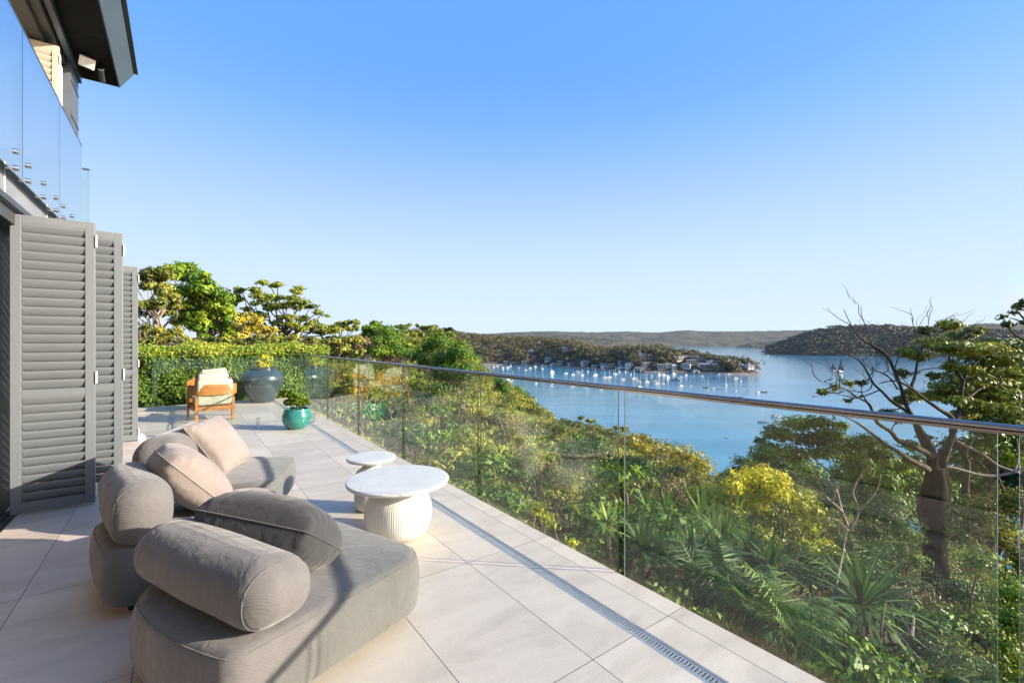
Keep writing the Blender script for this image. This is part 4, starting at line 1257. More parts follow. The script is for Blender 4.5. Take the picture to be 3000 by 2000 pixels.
b2 = [('y', 25, 590, 1), ('y', 95, 540, .9), ('y', 180, 592, 1), ('y', 300, 615, 1), ('y', 355, 612, .9), ('k', 430, 572, 1.2), ('y', 515, 645, .9), ('y', 655, 632, 1.25), ('y', 690, 652, .9), ('y', 735, 668, .8), ('y', 820, 672, 1.1),
      ('y', 1010, 690, .8), ('d', 1530, 735, .9), ('d', 1570, 735, 1), ('y', 910, 660, .8), ('y', 590, 575, .6),
      ('c', 1490, 602, 1), ('m', 1300, 587, 1), ('m', 1150, 572, 1.3), ('m', 1075, 607, 1), ('c', 1020, 587, 1.2), ('m', 970, 577, .9), ('c', 870, 597, 1.3), ('c', 1230, 610, .9), ('w', 1350, 715, 1.3), ('w', 1640, 750, 1.2),
      ('y', 80, 722, .9), ('c', 255, 742, .8), ('c', 725, 740, 1.1), ('w', 300, 697, 1.2), ('c', 110, 685, .7), ('w', 1915, 777, 1), ('w', 2005, 752, .8), ('n', 1700, 752, 1.2), ('c', 560, 545, 1), ('c', 480, 545, 1), ('m', 620, 575, .8), ('w', 1370, 600, 1), ('c', 1700, 575, .8), ('c', 1830, 575, .9)]
for (k, x, y, s) in b2: boat(k, *S2(x, y), s)
b6 = [('y', 285, 412, .9), ('y', 345, 412, 1), ('m', 440, 418, 1), ('c', 515, 418, 1), ('y', 460, 404, .9), ('y', 565, 432, 1), ('y', 680, 424, 1), ('m', 745, 447, 1.2), ('y', 840, 457, 1), ('y', 890, 466, 1), ('m', 920, 452, 1.4), ('y', 955, 466, 1), ('c', 595, 420, 1),
      ('y', 1045, 466, 1.1), ('y', 1110, 486, 1), ('y', 1140, 482, 1), ('y', 1230, 495, 1), ('y', 1310, 492, 1.2), ('y', 1395, 510, 1), ('c', 410, 418, 1), ('c', 630, 410, 1), ('m', 310, 416, .8), ('c', 370, 408, .8),
      ('c', 565, 482, .8), ('w', 600, 492, 1.2), ('y', 635, 525, .9), ('y', 685, 502, .8), ('w', 740, 540, 1.2), ('y', 880, 548, 1), ('c', 905, 520, .8), ('y', 985, 548, .9), ('m', 1085, 552, .6), ('y', 1180, 562, .9), ('w', 810, 527, 1.1), ('y', 480, 480, .9), ('y', 455, 510, 1.1), ('c', 440, 500, 1)]
for (k, x, y, s) in b6: boat(k, *S6(x, y), s)
sp_ = [('k', *S2(945, 690), 1.1, None, "two masted white yacht rising just above the handrail"), ('y', *S2(965, 782), 1.15, .1, "white yacht moored just below the handrail, clear of the crowd"), ('y', *S2(1240, 722), .9, None, "small yacht half hidden behind the handrail, right of the crowd"),
       ('y', *S2(1790, 712), 1.35, .9, "large white yacht with tall mast alone in open water off the headland tip"), ('y', *S2(1975, 662), 1.0, .8, "slim white yacht nearest the headland tip"), ('y', *S2(2190, 800), .9, None, "yacht with faint mast, rightmost of the moorings above the rail"),
       ('m', *S2(1180, 645), 1.35, 2.6, "big white motor cruiser with dark windows facing left, before the white boatshed"), ('m', *S2(1665, 625), 1.2, 2.9, "long white motor cruiser moored close to the headland rocks"), ('c', *S2(1910, 628), 1.0, .3, "white motor boat moored under the headland tip"),
       ('n', *S2(2255, 792), 1.7, 0, "dark open boat lying right of the moored yachts"), ('n', *S2(1225, 797), 2.2, 0, "long dark barge just under the handrail"), ('c', *S2(1610, 848), 1.0, 1.4, "white motor boat seen end on just below the handrail"), ('n', *S2(1950, 855), 1.8, 0, "low dark boat lying flat below the handrail"),
       ('m', 2259, 1254, 1.0, 2.9, "white motor cruiser moored nearest to the dark green tree"), ('y', 2237, 1237, .85, 3.1, "white yacht moored just behind the nearest cruiser"), ('m', 2273, 1222, .8, .1, "small white motor boat right of the nearest cruiser"), ('w', 2128, 1281, .8, 1.2, "tiny white boat alone in the near bay"),
       ('s', 2440, 1088, 1.5, .25, "smaller dark sailed yacht, left of the pair sailing in open water"), ('s', 2462, 1091, 1.95, .3, "larger dark sailed yacht, right of the pair sailing in open water"),
       ('c', 2248, 1041, 1.3, 0, "white boat passing the point of the dark bay hill"), ('n', 2240, 1148, 1.5, .1, "dark dinghy above the handrail left of the bare branches"), ('n', 2388, 1161, 1.3, .2, "black dinghy at the handrail beside the bare branches")]
for a_ in sp_: boat(*a_)
for (x, y) in [(1220, 213), (1250, 214), (1280, 213), (1320, 219), (1420, 211), (1700, 219), (1960, 219), (1890, 217), (1370, 214)]:
    o = boat('y', *S2(x, y), 1.6, None, "tiny white yacht at anchor in the far bay below the distant hills"); o['group'] = "yachts anchored in the far bay"
boat('m', *S2(1850, 352), 1.3, .1, "white boat under way in the far channel beyond the headland tip")
by = BT['w']
bu = empty("mooring_buoy", (0, 0, 0), 0, "pale round mooring buoy below the handrail, left of the long dark barge", "buoy")
mb = MB(); mb.lathe([(.1, -.6), (.7, -.3), (.95, .2), (.75, .75), (.3, 1.0), (.05, 1.05)], 16); mb.build("float", M_HULLW, bu, smooth=True)
mb = MB(); mb.tube([(0, 0, 1.05), (0, 0, 1.8)], .08, 6); mb.build("pick_up_pole", M_MAST, bu)
q_ = S2(610, 790); Y = 53.5 * F / (q_[1] - 1000); bu.location = ((q_[0] - 1500) / F * Y, Y, WATER_Z)
# ================================================================ trees and shrubs near the terrace
def C7(x, y): return (2200 + x * .4145, 850 + y * .4145)
def C8(x, y): return (1500 + x * .6378, 1200 + y * .6378)
def CL(x, y): return (380 + x * .2636, 760 + y * .2636)
def CG(x, y): return (900 + x * .2338, 900 + y * .2338)
def clp(conv, k, lst, Y, dY=.8, dep=None):
    out = []
    for (x, y, rx, ry) in lst:
        yy = Y + R.uniform(-dY, dY)
        px, py = conv(x, y)
        c = at(px, py, yy)
        out.append((c, (rx * k / F * yy, (dep if dep else rx * k * .9) / F * yy, ry * k / F * yy)))
    return out
def path(conv, pts, Y, dY=0.0):
    n = len(pts)
    return [at(*conv(x, y), Y + dY * i / (n - 1)) for i, (x, y) in enumerate(pts)]
def limbs(mb, conv, lst, mi=0, seg=8):
    for (pts, Y, dY, r0, r1) in lst:
        w = path(conv, pts, Y, dY); n = len(w)
        q, rr = smooth_path(w, [(r0 + (r1 - r0) * (i / (n - 1)) ** .7) * .82 for i in range(n)], 4)
        mb.tube(q, rr, seg, mi, True, .3)

# ---- the big gum tree on the right
t = empty("gum_tree", at(2742, 1700, 10.0), 0, "large gnarled gum tree with black burnt bole and bare branches over the bay", "tree")
t.location = (0, 0, 0)
mb = MB()
q, rr = smooth_path([at(2748, 1800, 10), at(2741, 1697, 10), at(2738, 1620, 10), at(2735, 1560, 10), at(2729, 1515, 10), at(2727, 1480, 10), at(2733, 1445, 10), at(2737, 1405, 10), at(2737, 1370, 10)],
                    [.32, .24, .21, .20, .215, .235, .228, .20, .165], 6)
mb.tube(q, rr, 16, 0, True, .35)
limbs(mb, C7, [([(1285, 1440), (1290, 1380), (1282, 1290), (1280, 1170)], 10, 0, .17, .125), ([(1340, 1460), (1358, 1380), (1352, 1300), (1340, 1230), (1375, 1130)], 10.05, 0, .16, .12)], 0, 12)
mb.build("trunk", M_BARKD, t, smooth=True)
mb = MB()
limbs(mb, C7, [
    ([(1285, 1190), (1240, 1145), (1200, 1130), (1120, 1085), (1040, 1060), (990, 1000), (900, 940), (870, 880), (830, 800), (760, 760), (640, 690), (520, 700)], 10, -.8, .105, .010),
    ([(1285, 1180), (1230, 1100), (1180, 1000), (1140, 900), (1080, 840), (1000, 790), (930, 720), (860, 650), (800, 540), (740, 480), (650, 440), (575, 390)], 10, .9, .085, .007),
    ([(1290, 1180), (1260, 1090), (1230, 1040), (1180, 960), (1140, 890), (1090, 790), (1060, 680), (1010, 560), (960, 460), (880, 400), (790, 350), (740, 300), (700, 230), (655, 135)], 10, .2, .095, .007),
    ([(975, 490), (930, 440), (900, 420), (850, 370), (820, 270), (785, 190), (778, 110)], 10.15, .2, .04, .006),
    ([(1345, 1200), (1372, 1140), (1400, 1080), (1430, 990), (1420, 900), (1330, 840), (1230, 770), (1130, 690), (1020, 640), (900, 660)], 10, -.6, .115, .012),
    ([(1425, 1000), (1460, 900), (1480, 800), (1500, 640), (1560, 540), (1640, 480)], 9.9, .8, .09, .015),
    ([(1480, 800), (1560, 740), (1640, 690), (1760, 700)], 10.2, .6, .05, .012),
    ([(1500, 640), (1440, 560), (1400, 480), (1440, 380), (1420, 270)], 10.3, .3, .05, .01),
    ([(1440, 380), (1500, 330), (1580, 290)], 10.4, .2, .025, .008),
    ([(1130, 690), (1160, 600), (1180, 480), (1210, 400), (1170, 330), (1150, 260), (1135, 195)], 9.7, .2, .04, .006),
    ([(1210, 400), (1240, 340), (1230, 290)], 9.8, .1, .02, .008),
    ([(1210, 400), (1290, 380), (1330, 400)], 9.8, .4, .02, .008),
    ([(1255, 1265), (1130, 1200), (1040, 1140), (950, 1090), (880, 1030), (800, 970), (740, 930), (680, 900), (560, 850), (470, 820)], 9.9, -1.2, .075, .008),
    ([(1040, 700), (960, 600), (870, 560), (830, 480)], 10.2, .6, .025, .006),
    ([(960, 460), (990, 400), (1040, 350), (1060, 310)], 10.2, .3, .02, .005),
    ([(860, 650), (840, 700), (760, 720), (690, 670)], 10.5, -.3, .02, .006),
    ([(830, 800), (780, 720), (790, 660)], 9.5, .2, .02, .006),
    ([(640, 690), (600, 680), (560, 660), (480, 640)], 9.3, .1, .012, .004),
    ([(1010, 560), (1040, 480), (1060, 400), (1020, 330)], 10.2, .3, .02, .004),
], 0)
cl = clp(C7, .4145, [(1410, 250, 70, 30), (1470, 325, 80, 26), (1590, 285, 60, 20), (1230, 290, 50, 24), (1280, 370, 90, 30), (1380, 400, 120, 24), (1110, 440, 60, 26), (1560, 420, 170, 36), (1700, 390, 130, 40), (1850, 400, 110, 42),
    (1420, 545, 55, 40), (1290, 610, 45, 20), (1180, 470, 70, 24), (1640, 480, 110, 30), (1800, 500, 120, 38), (1880, 590, 90, 36), (1450, 690, 150, 36), (1620, 650, 140, 38), (1760, 740, 140, 36), (1480, 790, 80, 32), (1650, 830, 120, 34),
    (1850, 860, 90, 34), (1310, 750, 80, 34), (1870, 700, 100, 40), (690, 660, 40, 17), (785, 655, 40, 14), (680, 782, 28, 11), (510, 722, 50, 18), (590, 690, 34, 15), (1130, 730, 34, 28), (1060, 590, 45, 26), (740, 870, 60, 20),
    (1230, 1040, 45, 20), (820, 880, 50, 22), (960, 870, 44, 22), (1040, 900, 50, 28), (1590, 950, 80, 34), (1060, 780, 50, 20), (1160, 760, 46, 20), (1540, 560, 60, 24), (1500, 880, 70, 24)], 10.6, 1.1)
cl = [(c, (r[0] * 1.2, r[1] * 1.2, r[2] * 1.35)) if c.x > .78 * c.y else (c, r) for (c, r) in cl]
crown("foliage", cl, 620, .12, .33, L_GUM, t, .52, .2, .2)
# twigs: from each clump to the nearest limb, and bare ones along the limbs
LV = [Vector(q) for q in mb.v]
for (c, r) in cl:
    near = min(LV, key=lambda q: (q - c).length_squared + (3 if q.z > c.z + .2 else 0))
    limb(mb, near, c, .016, .006, 5, .2)
    for _ in range(4): limb(mb, near.lerp(c, .6), c + Vector((R.normal() * r[0] * .6, R.normal() * r[1] * .6, R.normal() * r[2] * .4)), .008, .003, 4, .2)
for _ in range(85):
    q_ = LV[R.randint(len(LV))]
    if q_.z < .3 or q_.z > 2.5: continue
    e_ = q_ + Vector((R.normal() * .35 - .12, R.normal() * .3, abs(R.normal()) * .4 + .1))
    limb(mb, q_, e_, .010, .003, 5, .12)
    limb(mb, q_.lerp(e_, .5), e_ + Vector((R.normal() * .2, R.normal() * .2, R.rand() * .15)), .006, .002, 4, .12)
mb.build("branches", M_BARK, t, smooth=True)
cl = clp(C7, .4145, [(1600, 450, 150, 36), (1500, 700, 150, 36), (1700, 760, 150, 50), (1800, 560, 150, 50), (1650, 540, 110, 30), (1880, 800, 110, 50), (1380, 730, 90, 30), (1600, 760, 200, 50), (1850, 660, 140, 60), (1750, 860, 200, 40), (1700, 600, 200, 50), (1500, 620, 120, 40), (1900, 500, 120, 60), (1880, 930, 120, 60)], 12.0, .8)
crown("foliage", cl, 560, .12, .35, L_DARK, t, .6, .2, .3)

# a second, paler gum behind it
t = empty("gum_tree", (0, 0, 0), 0, "slender pale barked gum behind the burnt trunk, one limb sweeping to the right", "tree")
mb = MB()
limbs(mb, C7, [([(1560, 1720), (1545, 1600), (1525, 1500), (1510, 1400), (1530, 1250), (1510, 1170), (1450, 1080), (1440, 1000), (1480, 930)], 11.0, 0, .15, .03),
               ([(1545, 1640), (1560, 1700), (1640, 1715), (1740, 1730), (1830, 1800), (1930, 1930)], 10.8, -.6, .17, .14)])
mb.build("trunk", M_BARK, t, smooth=True)  # darker bark than the branches: its shade is put into the colour
mb = MB()
limbs(mb, C7, [([(1320, 1235), (1450, 1260), (1600, 1300), (1730, 1310), (1850, 1285), (1940, 1250)], 10.6, -.2, .05, .03),
               ([(1440, 1060), (1520, 1100), (1640, 1160), (1750, 1240), (1900, 1290)], 11, -.3, .05, .03),
               ([(1510, 1170), (1560, 1080), (1600, 1000), (1590, 940)], 11, .2, .04, .01),
               ([(1860, 1290), (1890, 1180), (1880, 1050)], 10.4, .3, .03, .01)])
mb.build("branches", M_BARKP, t, smooth=True)
cl = clp(C7, .4145, [(1590, 960, 90, 40), (1680, 1010, 110, 60), (1880, 1080, 110, 90), (1860, 1200, 90, 60), (1600, 1080, 80, 40), (1820, 960, 110, 50), (1730, 1090, 90, 50)], 11.4, .8)
crown("foliage", cl, 480, .11, .38, L_GREEN, t, .3, .22, .4)

t = empty("gum_tree", (0, 0, 0), 0, "leafy gum bough reaching in at the right edge above the big tree", "tree")
mb = MB()
limbs(mb, C7, [([(2250, 700), (2160, 560), (2050, 420), (1930, 350), (1860, 310), (1810, 250)], 9.0, 0, .09, .01), ([(2050, 420), (2000, 280), (1930, 200), (1860, 130)], 9.0, .2, .05, .01), ([(1930, 230), (1850, 200), (1780, 190)], 9.1, .1, .02, .006)])
w = [Vector((11.6, 9.0, gz(11.6, 9.0) - .2)), Vector((11.6, 9.0, -2.0)), Vector((11.3, 9.0, .3)), at(*C7(2250, 700), 9.0)]
q, rr = smooth_path(w, [.22, .19, .15, .09], 4); mb.tube(q, rr, 10, 0, True, .25)
mb.build("trunk", M_BARK, t, smooth=True)
cl = clp(C7, .4145, [(1895, 120, 50, 30), (1780, 190, 40, 20), (1815, 240, 55, 20), (1925, 85, 40, 30), (1960, 230, 60, 30), (2040, 180, 70, 50), (2060, 330, 90, 40), (1850, 160, 30, 20)], 9.0, .3)
crown("foliage", cl, 330, .09, .4, L_GUM, t, .3, .2, .2)

# ---- off to the right of the terrace: the gums whose shade falls across the sofas
def shade_gum(label, X, Y, h, sp, seed):
    rs = np.random.RandomState(seed)
    t = empty("gum_tree", (0, 0, 0), 0, label, "tree")
    z0 = gz(X, Y)
    mb = MB(); cl = []
    trunk = [Vector((X, Y, z0 - .3)), Vector((X + .1, Y + .1, z0 + h * .3)), Vector((X - .1, Y, z0 + h * .55)), Vector((X + .1, Y - .1, z0 + h * .8))]
    q, rr = smooth_path(trunk, [.24, .2, .15, .06], 5); mb.tube(q, rr, 10, 0, True, .25)
    mb.build("trunk", M_BARK, t, smooth=True)
    m2 = MB()
    for k in range(15):
        f = .42 + .5 * rs.rand(); b = trunk[1].lerp(trunk[3], (f - .3) / .62)
        e = b + Vector((rs.normal() * sp, rs.normal() * sp * .9, rs.uniform(.3, 1.6)))
        limb(m2, b, e, .055, .012, 6, .22)
        cl.append((e, (.75 + rs.rand() * .5, .75 + rs.rand() * .5, .28 + .15 * rs.rand())))
    m2.build("branches", M_BARK, t, smooth=True)
    crown("foliage", cl, 60, .12, .33, L_GUM, t, .5, .2, .2)
shade_gum("gum tree beside the terrace just outside the picture on the right", 9.6, .9, 7.6, 1.5, 5)
shade_gum("tall gum tree beside the near end of the terrace, outside the picture", 11.5, -1.0, 8.6, 1.7, 8)

# ---- dark green spreading tree below the rail
t = empty("spreading_tree", (0, 0, 0), 0, "dark green spreading tree on pale stems below the handrail, left of the burnt gum", "tree")
cl = clp(C7, .4145, [(200, 1020, 120, 45), (330, 950, 120, 42), (470, 940, 110, 38), (560, 1030, 110, 45), (420, 1060, 150, 40), (130, 1130, 120, 36), (80, 1180, 80, 30), (640, 960, 55, 28), (640, 1130, 120, 45), (800, 1080, 120, 45), (900, 1180, 120, 55),
     (760, 1250, 110, 45), (520, 1160, 120, 36), (300, 1160, 120, 36), (60, 1065, 40, 16)], 12.6, .9)
cl = [(c, (r[0] * 1.1, r[1], r[2] * 1.5)) for (c, r) in cl]
crown("crown", cl, 420, .11, .42, L_DARK, t, .78, .22, .4)
mb = MB()
limbs(mb, C7, [([(720, 1900), (690, 1700), (640, 1560), (600, 1400), (560, 1290), (440, 1180), (330, 1010)], 12.4, .2, .09, .015), ([(690, 1700), (760, 1560), (720, 1420), (800, 1250), (820, 1120)], 12.4, .3, .06, .012), ([(640, 1560), (480, 1420), (330, 1330), (240, 1220), (180, 1110)], 12.3, .2, .05, .01),
               ([(600, 1400), (560, 1500), (480, 1350), (470, 1250), (460, 1150)], 12.0, .2, .04, .008), ([(690, 1700), (600, 1620), (500, 1600), (430, 1500), (330, 1420), (200, 1300)], 12.0, .2, .035, .008), ([(760, 1560), (880, 1430), (920, 1300)], 12.4, .2, .03, .01), ([(720, 1900), (640, 1760), (620, 1650), (700, 1500)], 11.8, .2, .03, .01)])
mb.build("trunk", M_BARKP, t, smooth=True)
t = empty("leafy_tree", (0, 0, 0), 0, "mid green fine leaved tree filling the gap beside the burnt trunk", "tree")
cl = clp(C7, .4145, [(950, 1350, 110, 80), (850, 1420, 120, 60), (1100, 1330, 110, 70), (1150, 1200, 90, 50), (1000, 1500, 120, 70), (1140, 1100, 80, 40), (1050, 1250, 90, 60), (1400, 1400, 60, 80), (1180, 1420, 70, 60)], 13.6, .7)
crown("crown", cl, 420, .11, .4, L_GREEN, t, .3, .22, .5)
mb = MB(); limbs(mb, C7, [([(1060, 1950), (1040, 1700), (1030, 1450), (1060, 1250)], 13.7, 0, .1, .03), ([(1040, 1700), (930, 1500), (880, 1400)], 13.7, 0, .05, .02)]); mb.build("trunk", M_BARKB, t, smooth=True)

# ---- the yellow shrub and its neighbours
def bush(name, label, cat, lst, Y, m, tint=.5, dens=420, size=.06, asp=.4, dY=.4, stems=M_BARKB, conv=C8, k=.6378, flat=.6, tv=.2, grp=None):
    t = empty(name, (0, 0, 0), 0, label, cat, grp)
    cl = clp(conv, k, lst, Y, dY)
    crown("foliage", cl, dens, size, asp, m, t, tint, tv, flat)
    cx = sum(c.x for c, r in cl) / len(cl); cy = sum(c.y for c, r in cl) / len(cl)
    g = gz(cx, cy)
    mb = MB()
    for (c, r) in cl:
        limb(mb, (cx * .35 + c.x * .65 + R.normal() * .06, cy * .35 + c.y * .65 + R.normal() * .06, min(g - .1, c.z - .2)), (c.x, c.y, c.z), .028, .008, 5, .18)
    mb.build("stem", stems, t, smooth=True)
    return t
bush("flowering_shrub", "bright yellow flowering shrub glowing in the sun behind the glass", "shrub", [(1130, 320, 120, 55), (960, 385, 85, 38), (1060, 400, 90, 45), (1200, 380, 80, 50), (840, 385, 50, 30), (1110, 430, 70, 40), (900, 420, 50, 26), (1240, 330, 40, 40), (1010, 350, 60, 40)], 8.6, L_YEL, .62, 760, .07, .5)
bush("leafy_shrub", "green and yellow twiggy shrub hanging below the bright yellow shrub", "shrub", [(1180, 490, 80, 70), (1330, 460, 80, 60), (1150, 590, 70, 60), (1370, 550, 60, 70), (1210, 620, 50, 50), (1400, 470, 50, 60), (1020, 470, 60, 40), (1290, 400, 50, 40)], 8.3, L_YEL, .22, 420, .055, .45)
bush("creeper", "yellow green vine clump beside the tall thin sapling", "vine", [(1430, 640, 80, 40), (1515, 690, 40, 32), (1480, 730, 60, 40), (1400, 690, 50, 40), (1360, 640, 50, 40)], 7.2, L_YEL, .25, 480, .075, .55)
bush("leafy_shrub", "orange tipped olive shrub at the water's edge of the slope, left of the yellow shrub", "shrub", [(640, 175, 120, 45), (780, 215, 110, 55), (870, 260, 70, 60), (560, 170, 60, 40), (700, 280, 130, 50), (850, 330, 60, 45)], 17, L_GOLD, .35, 150, .11, .45, 1.0)
bush("leafy_shrub", "dry grey brown scrub above the strap leaved palms", "shrub", [(580, 340, 110, 60), (690, 350, 100, 50), (420, 290, 110, 60), (320, 330, 100, 50), (560, 260, 110, 50), (760, 400, 70, 40), (460, 380, 90, 40)], 10.5, L_DRY, .5, 420, .06, .28, .8, M_BARKP)
bush("leafy_shrub", "dark glossy bush right of the burnt trunk's foot", "shrub", [(2150, 700, 110, 80), (2060, 830, 100, 70), (2220, 860, 90, 80), (2130, 960, 110, 80), (2020, 980, 100, 80), (2200, 1060, 100, 80)], 6.6, L_DARK, .5, 900, .045, .5)
bush("leafy_shrub", "sunlit olive bush behind the two glass edges at the right border", "shrub", [(2150, 480, 110, 90), (2300, 430, 100, 90), (2080, 600, 80, 70), (2260, 560, 90, 70), (2330, 700, 80, 80)], 9.4, L_OLIVE, .42, 520, .065, .4, .7)
bush("leafy_shrub", "bright green bush at the right border below the outermost glass edge", "shrub", [(2310, 850, 80, 90), (2300, 980, 80, 80), (2280, 1120, 80, 90), (2320, 1220, 90, 80)], 5.6, L_GREEN, .4, 1000, .042, .5)
bush("leafy_shrub", "feathery green bush in front of the burnt trunk, left side", "shrub", [(1700, 470, 110, 70), (1790, 560, 90, 80), (1640, 560, 80, 60), (1760, 660, 90, 70), (1860, 700, 60, 60), (1680, 650, 80, 60)], 9.2, L_GREEN, .22, 620, .06, .28, .5)
bush("leafy_shrub", "twiggy half bare brown shrub low at the right", "shrub", [(1800, 830, 90, 60), (1900, 860, 80, 60), (1760, 920, 80, 60), (1870, 960, 90, 60), (1960, 920, 60, 50)], 6.4, L_DRY, .35, 190, .05, .35, .4, M_BARKP)
bush("leafy_shrub", "dark shrub in the shade at the bottom right corner", "shrub", [(1900, 1100, 110, 70), (2050, 1150, 110, 70), (1980, 1230, 120, 60), (1820, 1180, 80, 60), (2180, 1210, 90, 60)], 5.2, L_DARK, .45, 1100, .038, .45)
bush("leafy_shrub", "little yellow leaved shrub hugging the terrace edge", "shrub", [(150, 490, 55, 30), (190, 530, 36, 24), (270, 610, 34, 22), (110, 460, 40, 26)], 4.6, L_YEL, .35, 900, .04, .45, .15)

# ---- strap leaved rosettes and palm fronds
def strap(V_, F_, T_, base, az, el, L, w, droop, tint, seg=5):
    d = Vector((math.cos(az) * math.cos(el), math.sin(az) * math.cos(el), math.sin(el)))
    side = Vector((-math.sin(az), math.cos(az), 0)); q = Vector(base); n0 = len(V_)
    for i in range(seg + 1):
        t = i / seg; ww = w * (math.sin(math.pi * (.12 + .88 * t) ** .8) * .9 + .1) * (1 if i < seg else .15)
        V_ += [tuple(q - side * ww), tuple(q + side * ww)]
        d = (d + Vector((0, 0, -droop / seg))).normalized(); q = q + d * (L / seg)
    for i in range(seg):
        F_.append((n0 + 2 * i, n0 + 2 * i + 1, n0 + 2 * i + 3, n0 + 2 * i + 2)); T_.append(tint)
def tinted(name, V_, F_, T_, m, parent):
    me = bpy.data.meshes.new(name); me.from_pydata(V_, [], F_)
    a = me.attributes.new("tint", 'FLOAT', 'FACE'); a.data.foreach_set('value', np.clip(np.array(T_), 0, 1).astype(np.float32))
    me.materials.append(m); me.update()
    return link(bpy.data.objects.new(name, me), parent)
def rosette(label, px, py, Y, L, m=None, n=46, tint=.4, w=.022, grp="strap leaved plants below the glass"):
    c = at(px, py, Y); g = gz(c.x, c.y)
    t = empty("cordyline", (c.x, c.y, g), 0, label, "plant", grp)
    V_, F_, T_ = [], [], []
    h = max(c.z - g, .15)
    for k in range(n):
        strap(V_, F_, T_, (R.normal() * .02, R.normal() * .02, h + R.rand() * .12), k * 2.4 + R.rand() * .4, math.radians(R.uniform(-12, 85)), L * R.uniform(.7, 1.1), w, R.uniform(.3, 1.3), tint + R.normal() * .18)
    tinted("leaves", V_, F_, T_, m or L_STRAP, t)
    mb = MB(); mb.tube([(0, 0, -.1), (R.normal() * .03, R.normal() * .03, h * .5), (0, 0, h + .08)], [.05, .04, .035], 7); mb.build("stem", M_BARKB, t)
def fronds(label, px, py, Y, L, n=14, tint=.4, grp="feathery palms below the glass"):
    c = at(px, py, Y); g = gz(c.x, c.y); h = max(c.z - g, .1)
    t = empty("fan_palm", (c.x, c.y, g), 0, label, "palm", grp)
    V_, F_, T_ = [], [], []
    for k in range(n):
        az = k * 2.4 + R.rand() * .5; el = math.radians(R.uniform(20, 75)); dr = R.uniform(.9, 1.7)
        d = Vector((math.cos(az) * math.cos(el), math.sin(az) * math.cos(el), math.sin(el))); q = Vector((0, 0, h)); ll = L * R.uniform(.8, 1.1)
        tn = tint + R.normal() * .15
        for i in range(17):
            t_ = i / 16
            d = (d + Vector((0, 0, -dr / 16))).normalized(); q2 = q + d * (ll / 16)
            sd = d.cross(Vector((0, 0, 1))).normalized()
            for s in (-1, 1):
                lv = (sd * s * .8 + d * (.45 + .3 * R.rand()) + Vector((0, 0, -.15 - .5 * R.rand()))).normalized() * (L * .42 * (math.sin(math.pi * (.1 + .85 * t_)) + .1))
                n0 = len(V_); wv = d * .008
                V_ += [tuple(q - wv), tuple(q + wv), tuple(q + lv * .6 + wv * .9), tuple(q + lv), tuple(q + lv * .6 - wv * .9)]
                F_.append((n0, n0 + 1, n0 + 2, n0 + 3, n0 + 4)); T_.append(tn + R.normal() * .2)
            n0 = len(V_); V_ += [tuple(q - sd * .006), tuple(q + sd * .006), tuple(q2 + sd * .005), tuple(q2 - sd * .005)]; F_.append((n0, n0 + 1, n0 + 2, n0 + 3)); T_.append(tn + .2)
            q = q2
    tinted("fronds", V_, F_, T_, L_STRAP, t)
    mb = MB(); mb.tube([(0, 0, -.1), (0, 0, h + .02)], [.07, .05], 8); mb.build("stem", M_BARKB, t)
for i, (x, y, Y, L) in enumerate([(620, 490, 8.2, .55), (705, 500, 8.0, .5), (870, 520, 7.8, .62), (930, 590, 7.2, .6), (1030, 550, 8.0, .6), (720, 570, 7.0, .55), (540, 610, 6.4, .5), (800, 620, 6.6, .55), (980, 640, 6.5, .55)]):
    rosette("pale green strap leaved cordyline in the clump on the slope below the glass", *C8(x, y), Y, L, None, 46, .55)
rosette("bright yellow green spiky rosette close below the terrace edge", *C8(440, 560), 5.6, .34, L_STRAP, 40, .95)
for i, (x, y, Y, L) in enumerate([(1090, 690, 6.2, .6), (1190, 745, 6.0, .6), (940, 730, 5.6, .55), (840, 700, 5.6, .5), (680, 700, 5.4, .45), (600, 680, 5.3, .45)]):
    rosette("dark green strap leaved plant in the shade under the terrace edge", *C8(x, y), Y, L, L_STRAP, 44, .12, grp="shaded strap leaved plants")  # darkest leaf tint here: the shade is put into the colour
rosette("big dark green yucca like rosette above the cactus, drooping yellow lower leaves", *C8(1610, 930), 5.1, .75, L_STRAP, 70, .25, .024)
for (x, y, Y, L, lb) in [(1130, 985, 4.6, .62, "palm with sunlit drooping fronds touching the terrace edge"), (1000, 860, 4.9, .6, "shaded palm below the terrace edge, left of the sunlit one"), (1260, 960, 4.7, .66, "palm with bright yellow green fronds beside the thin pale pole"),
                         (1290, 1060, 4.3, .5, "low palm drooping over the orange leaf litter"), (1500, 780, 6.4, .8, "broad dark palm under the yellow green vine"), (1620, 800, 6.8, .8, "dark palm at the foot of the fine leaved bush"), (860, 800, 5.0, .55, "dark palm in deep shade by the terrace edge")]:
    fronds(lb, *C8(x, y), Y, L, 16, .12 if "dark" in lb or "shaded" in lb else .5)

# ---- cactus and thin poles
cz = lambda x, y: (2250 + x * .3508, 1450 + y * .3508)
t = empty("cactus", (0, 0, 0), 0, "furry ribbed column cactus bending over among orange leaf litter", "cactus")
mb = MB()
w = [at(*cz(660, 1640), 4.5), at(*cz(668, 1500), 4.5), at(*cz(690, 1380), 4.5), at(*cz(668, 1280), 4.55), at(*cz(610, 1200), 4.65), at(*cz(540, 1150), 4.8)]
q, rr = smooth_path(w, [.085, .09, .095, .095, .09, .05], 6)
n = len(q); seg = 26; vs = []
for i in range(n):
    tn = (q[min(i + 1, n - 1)] - q[max(i - 1, 0)]).normalized(); sd = tn.cross(Vector((0, 1, 0))).normalized(); bt = tn.cross(sd)
    for k in range(seg):
        an = 2 * math.pi * k / seg; r_ = rr[i] * (1 + .12 * (-1) ** k) * (1 + .05 * R.normal())
        vs.append(q[i] + sd * r_ * math.cos(an) + bt * r_ * math.sin(an))
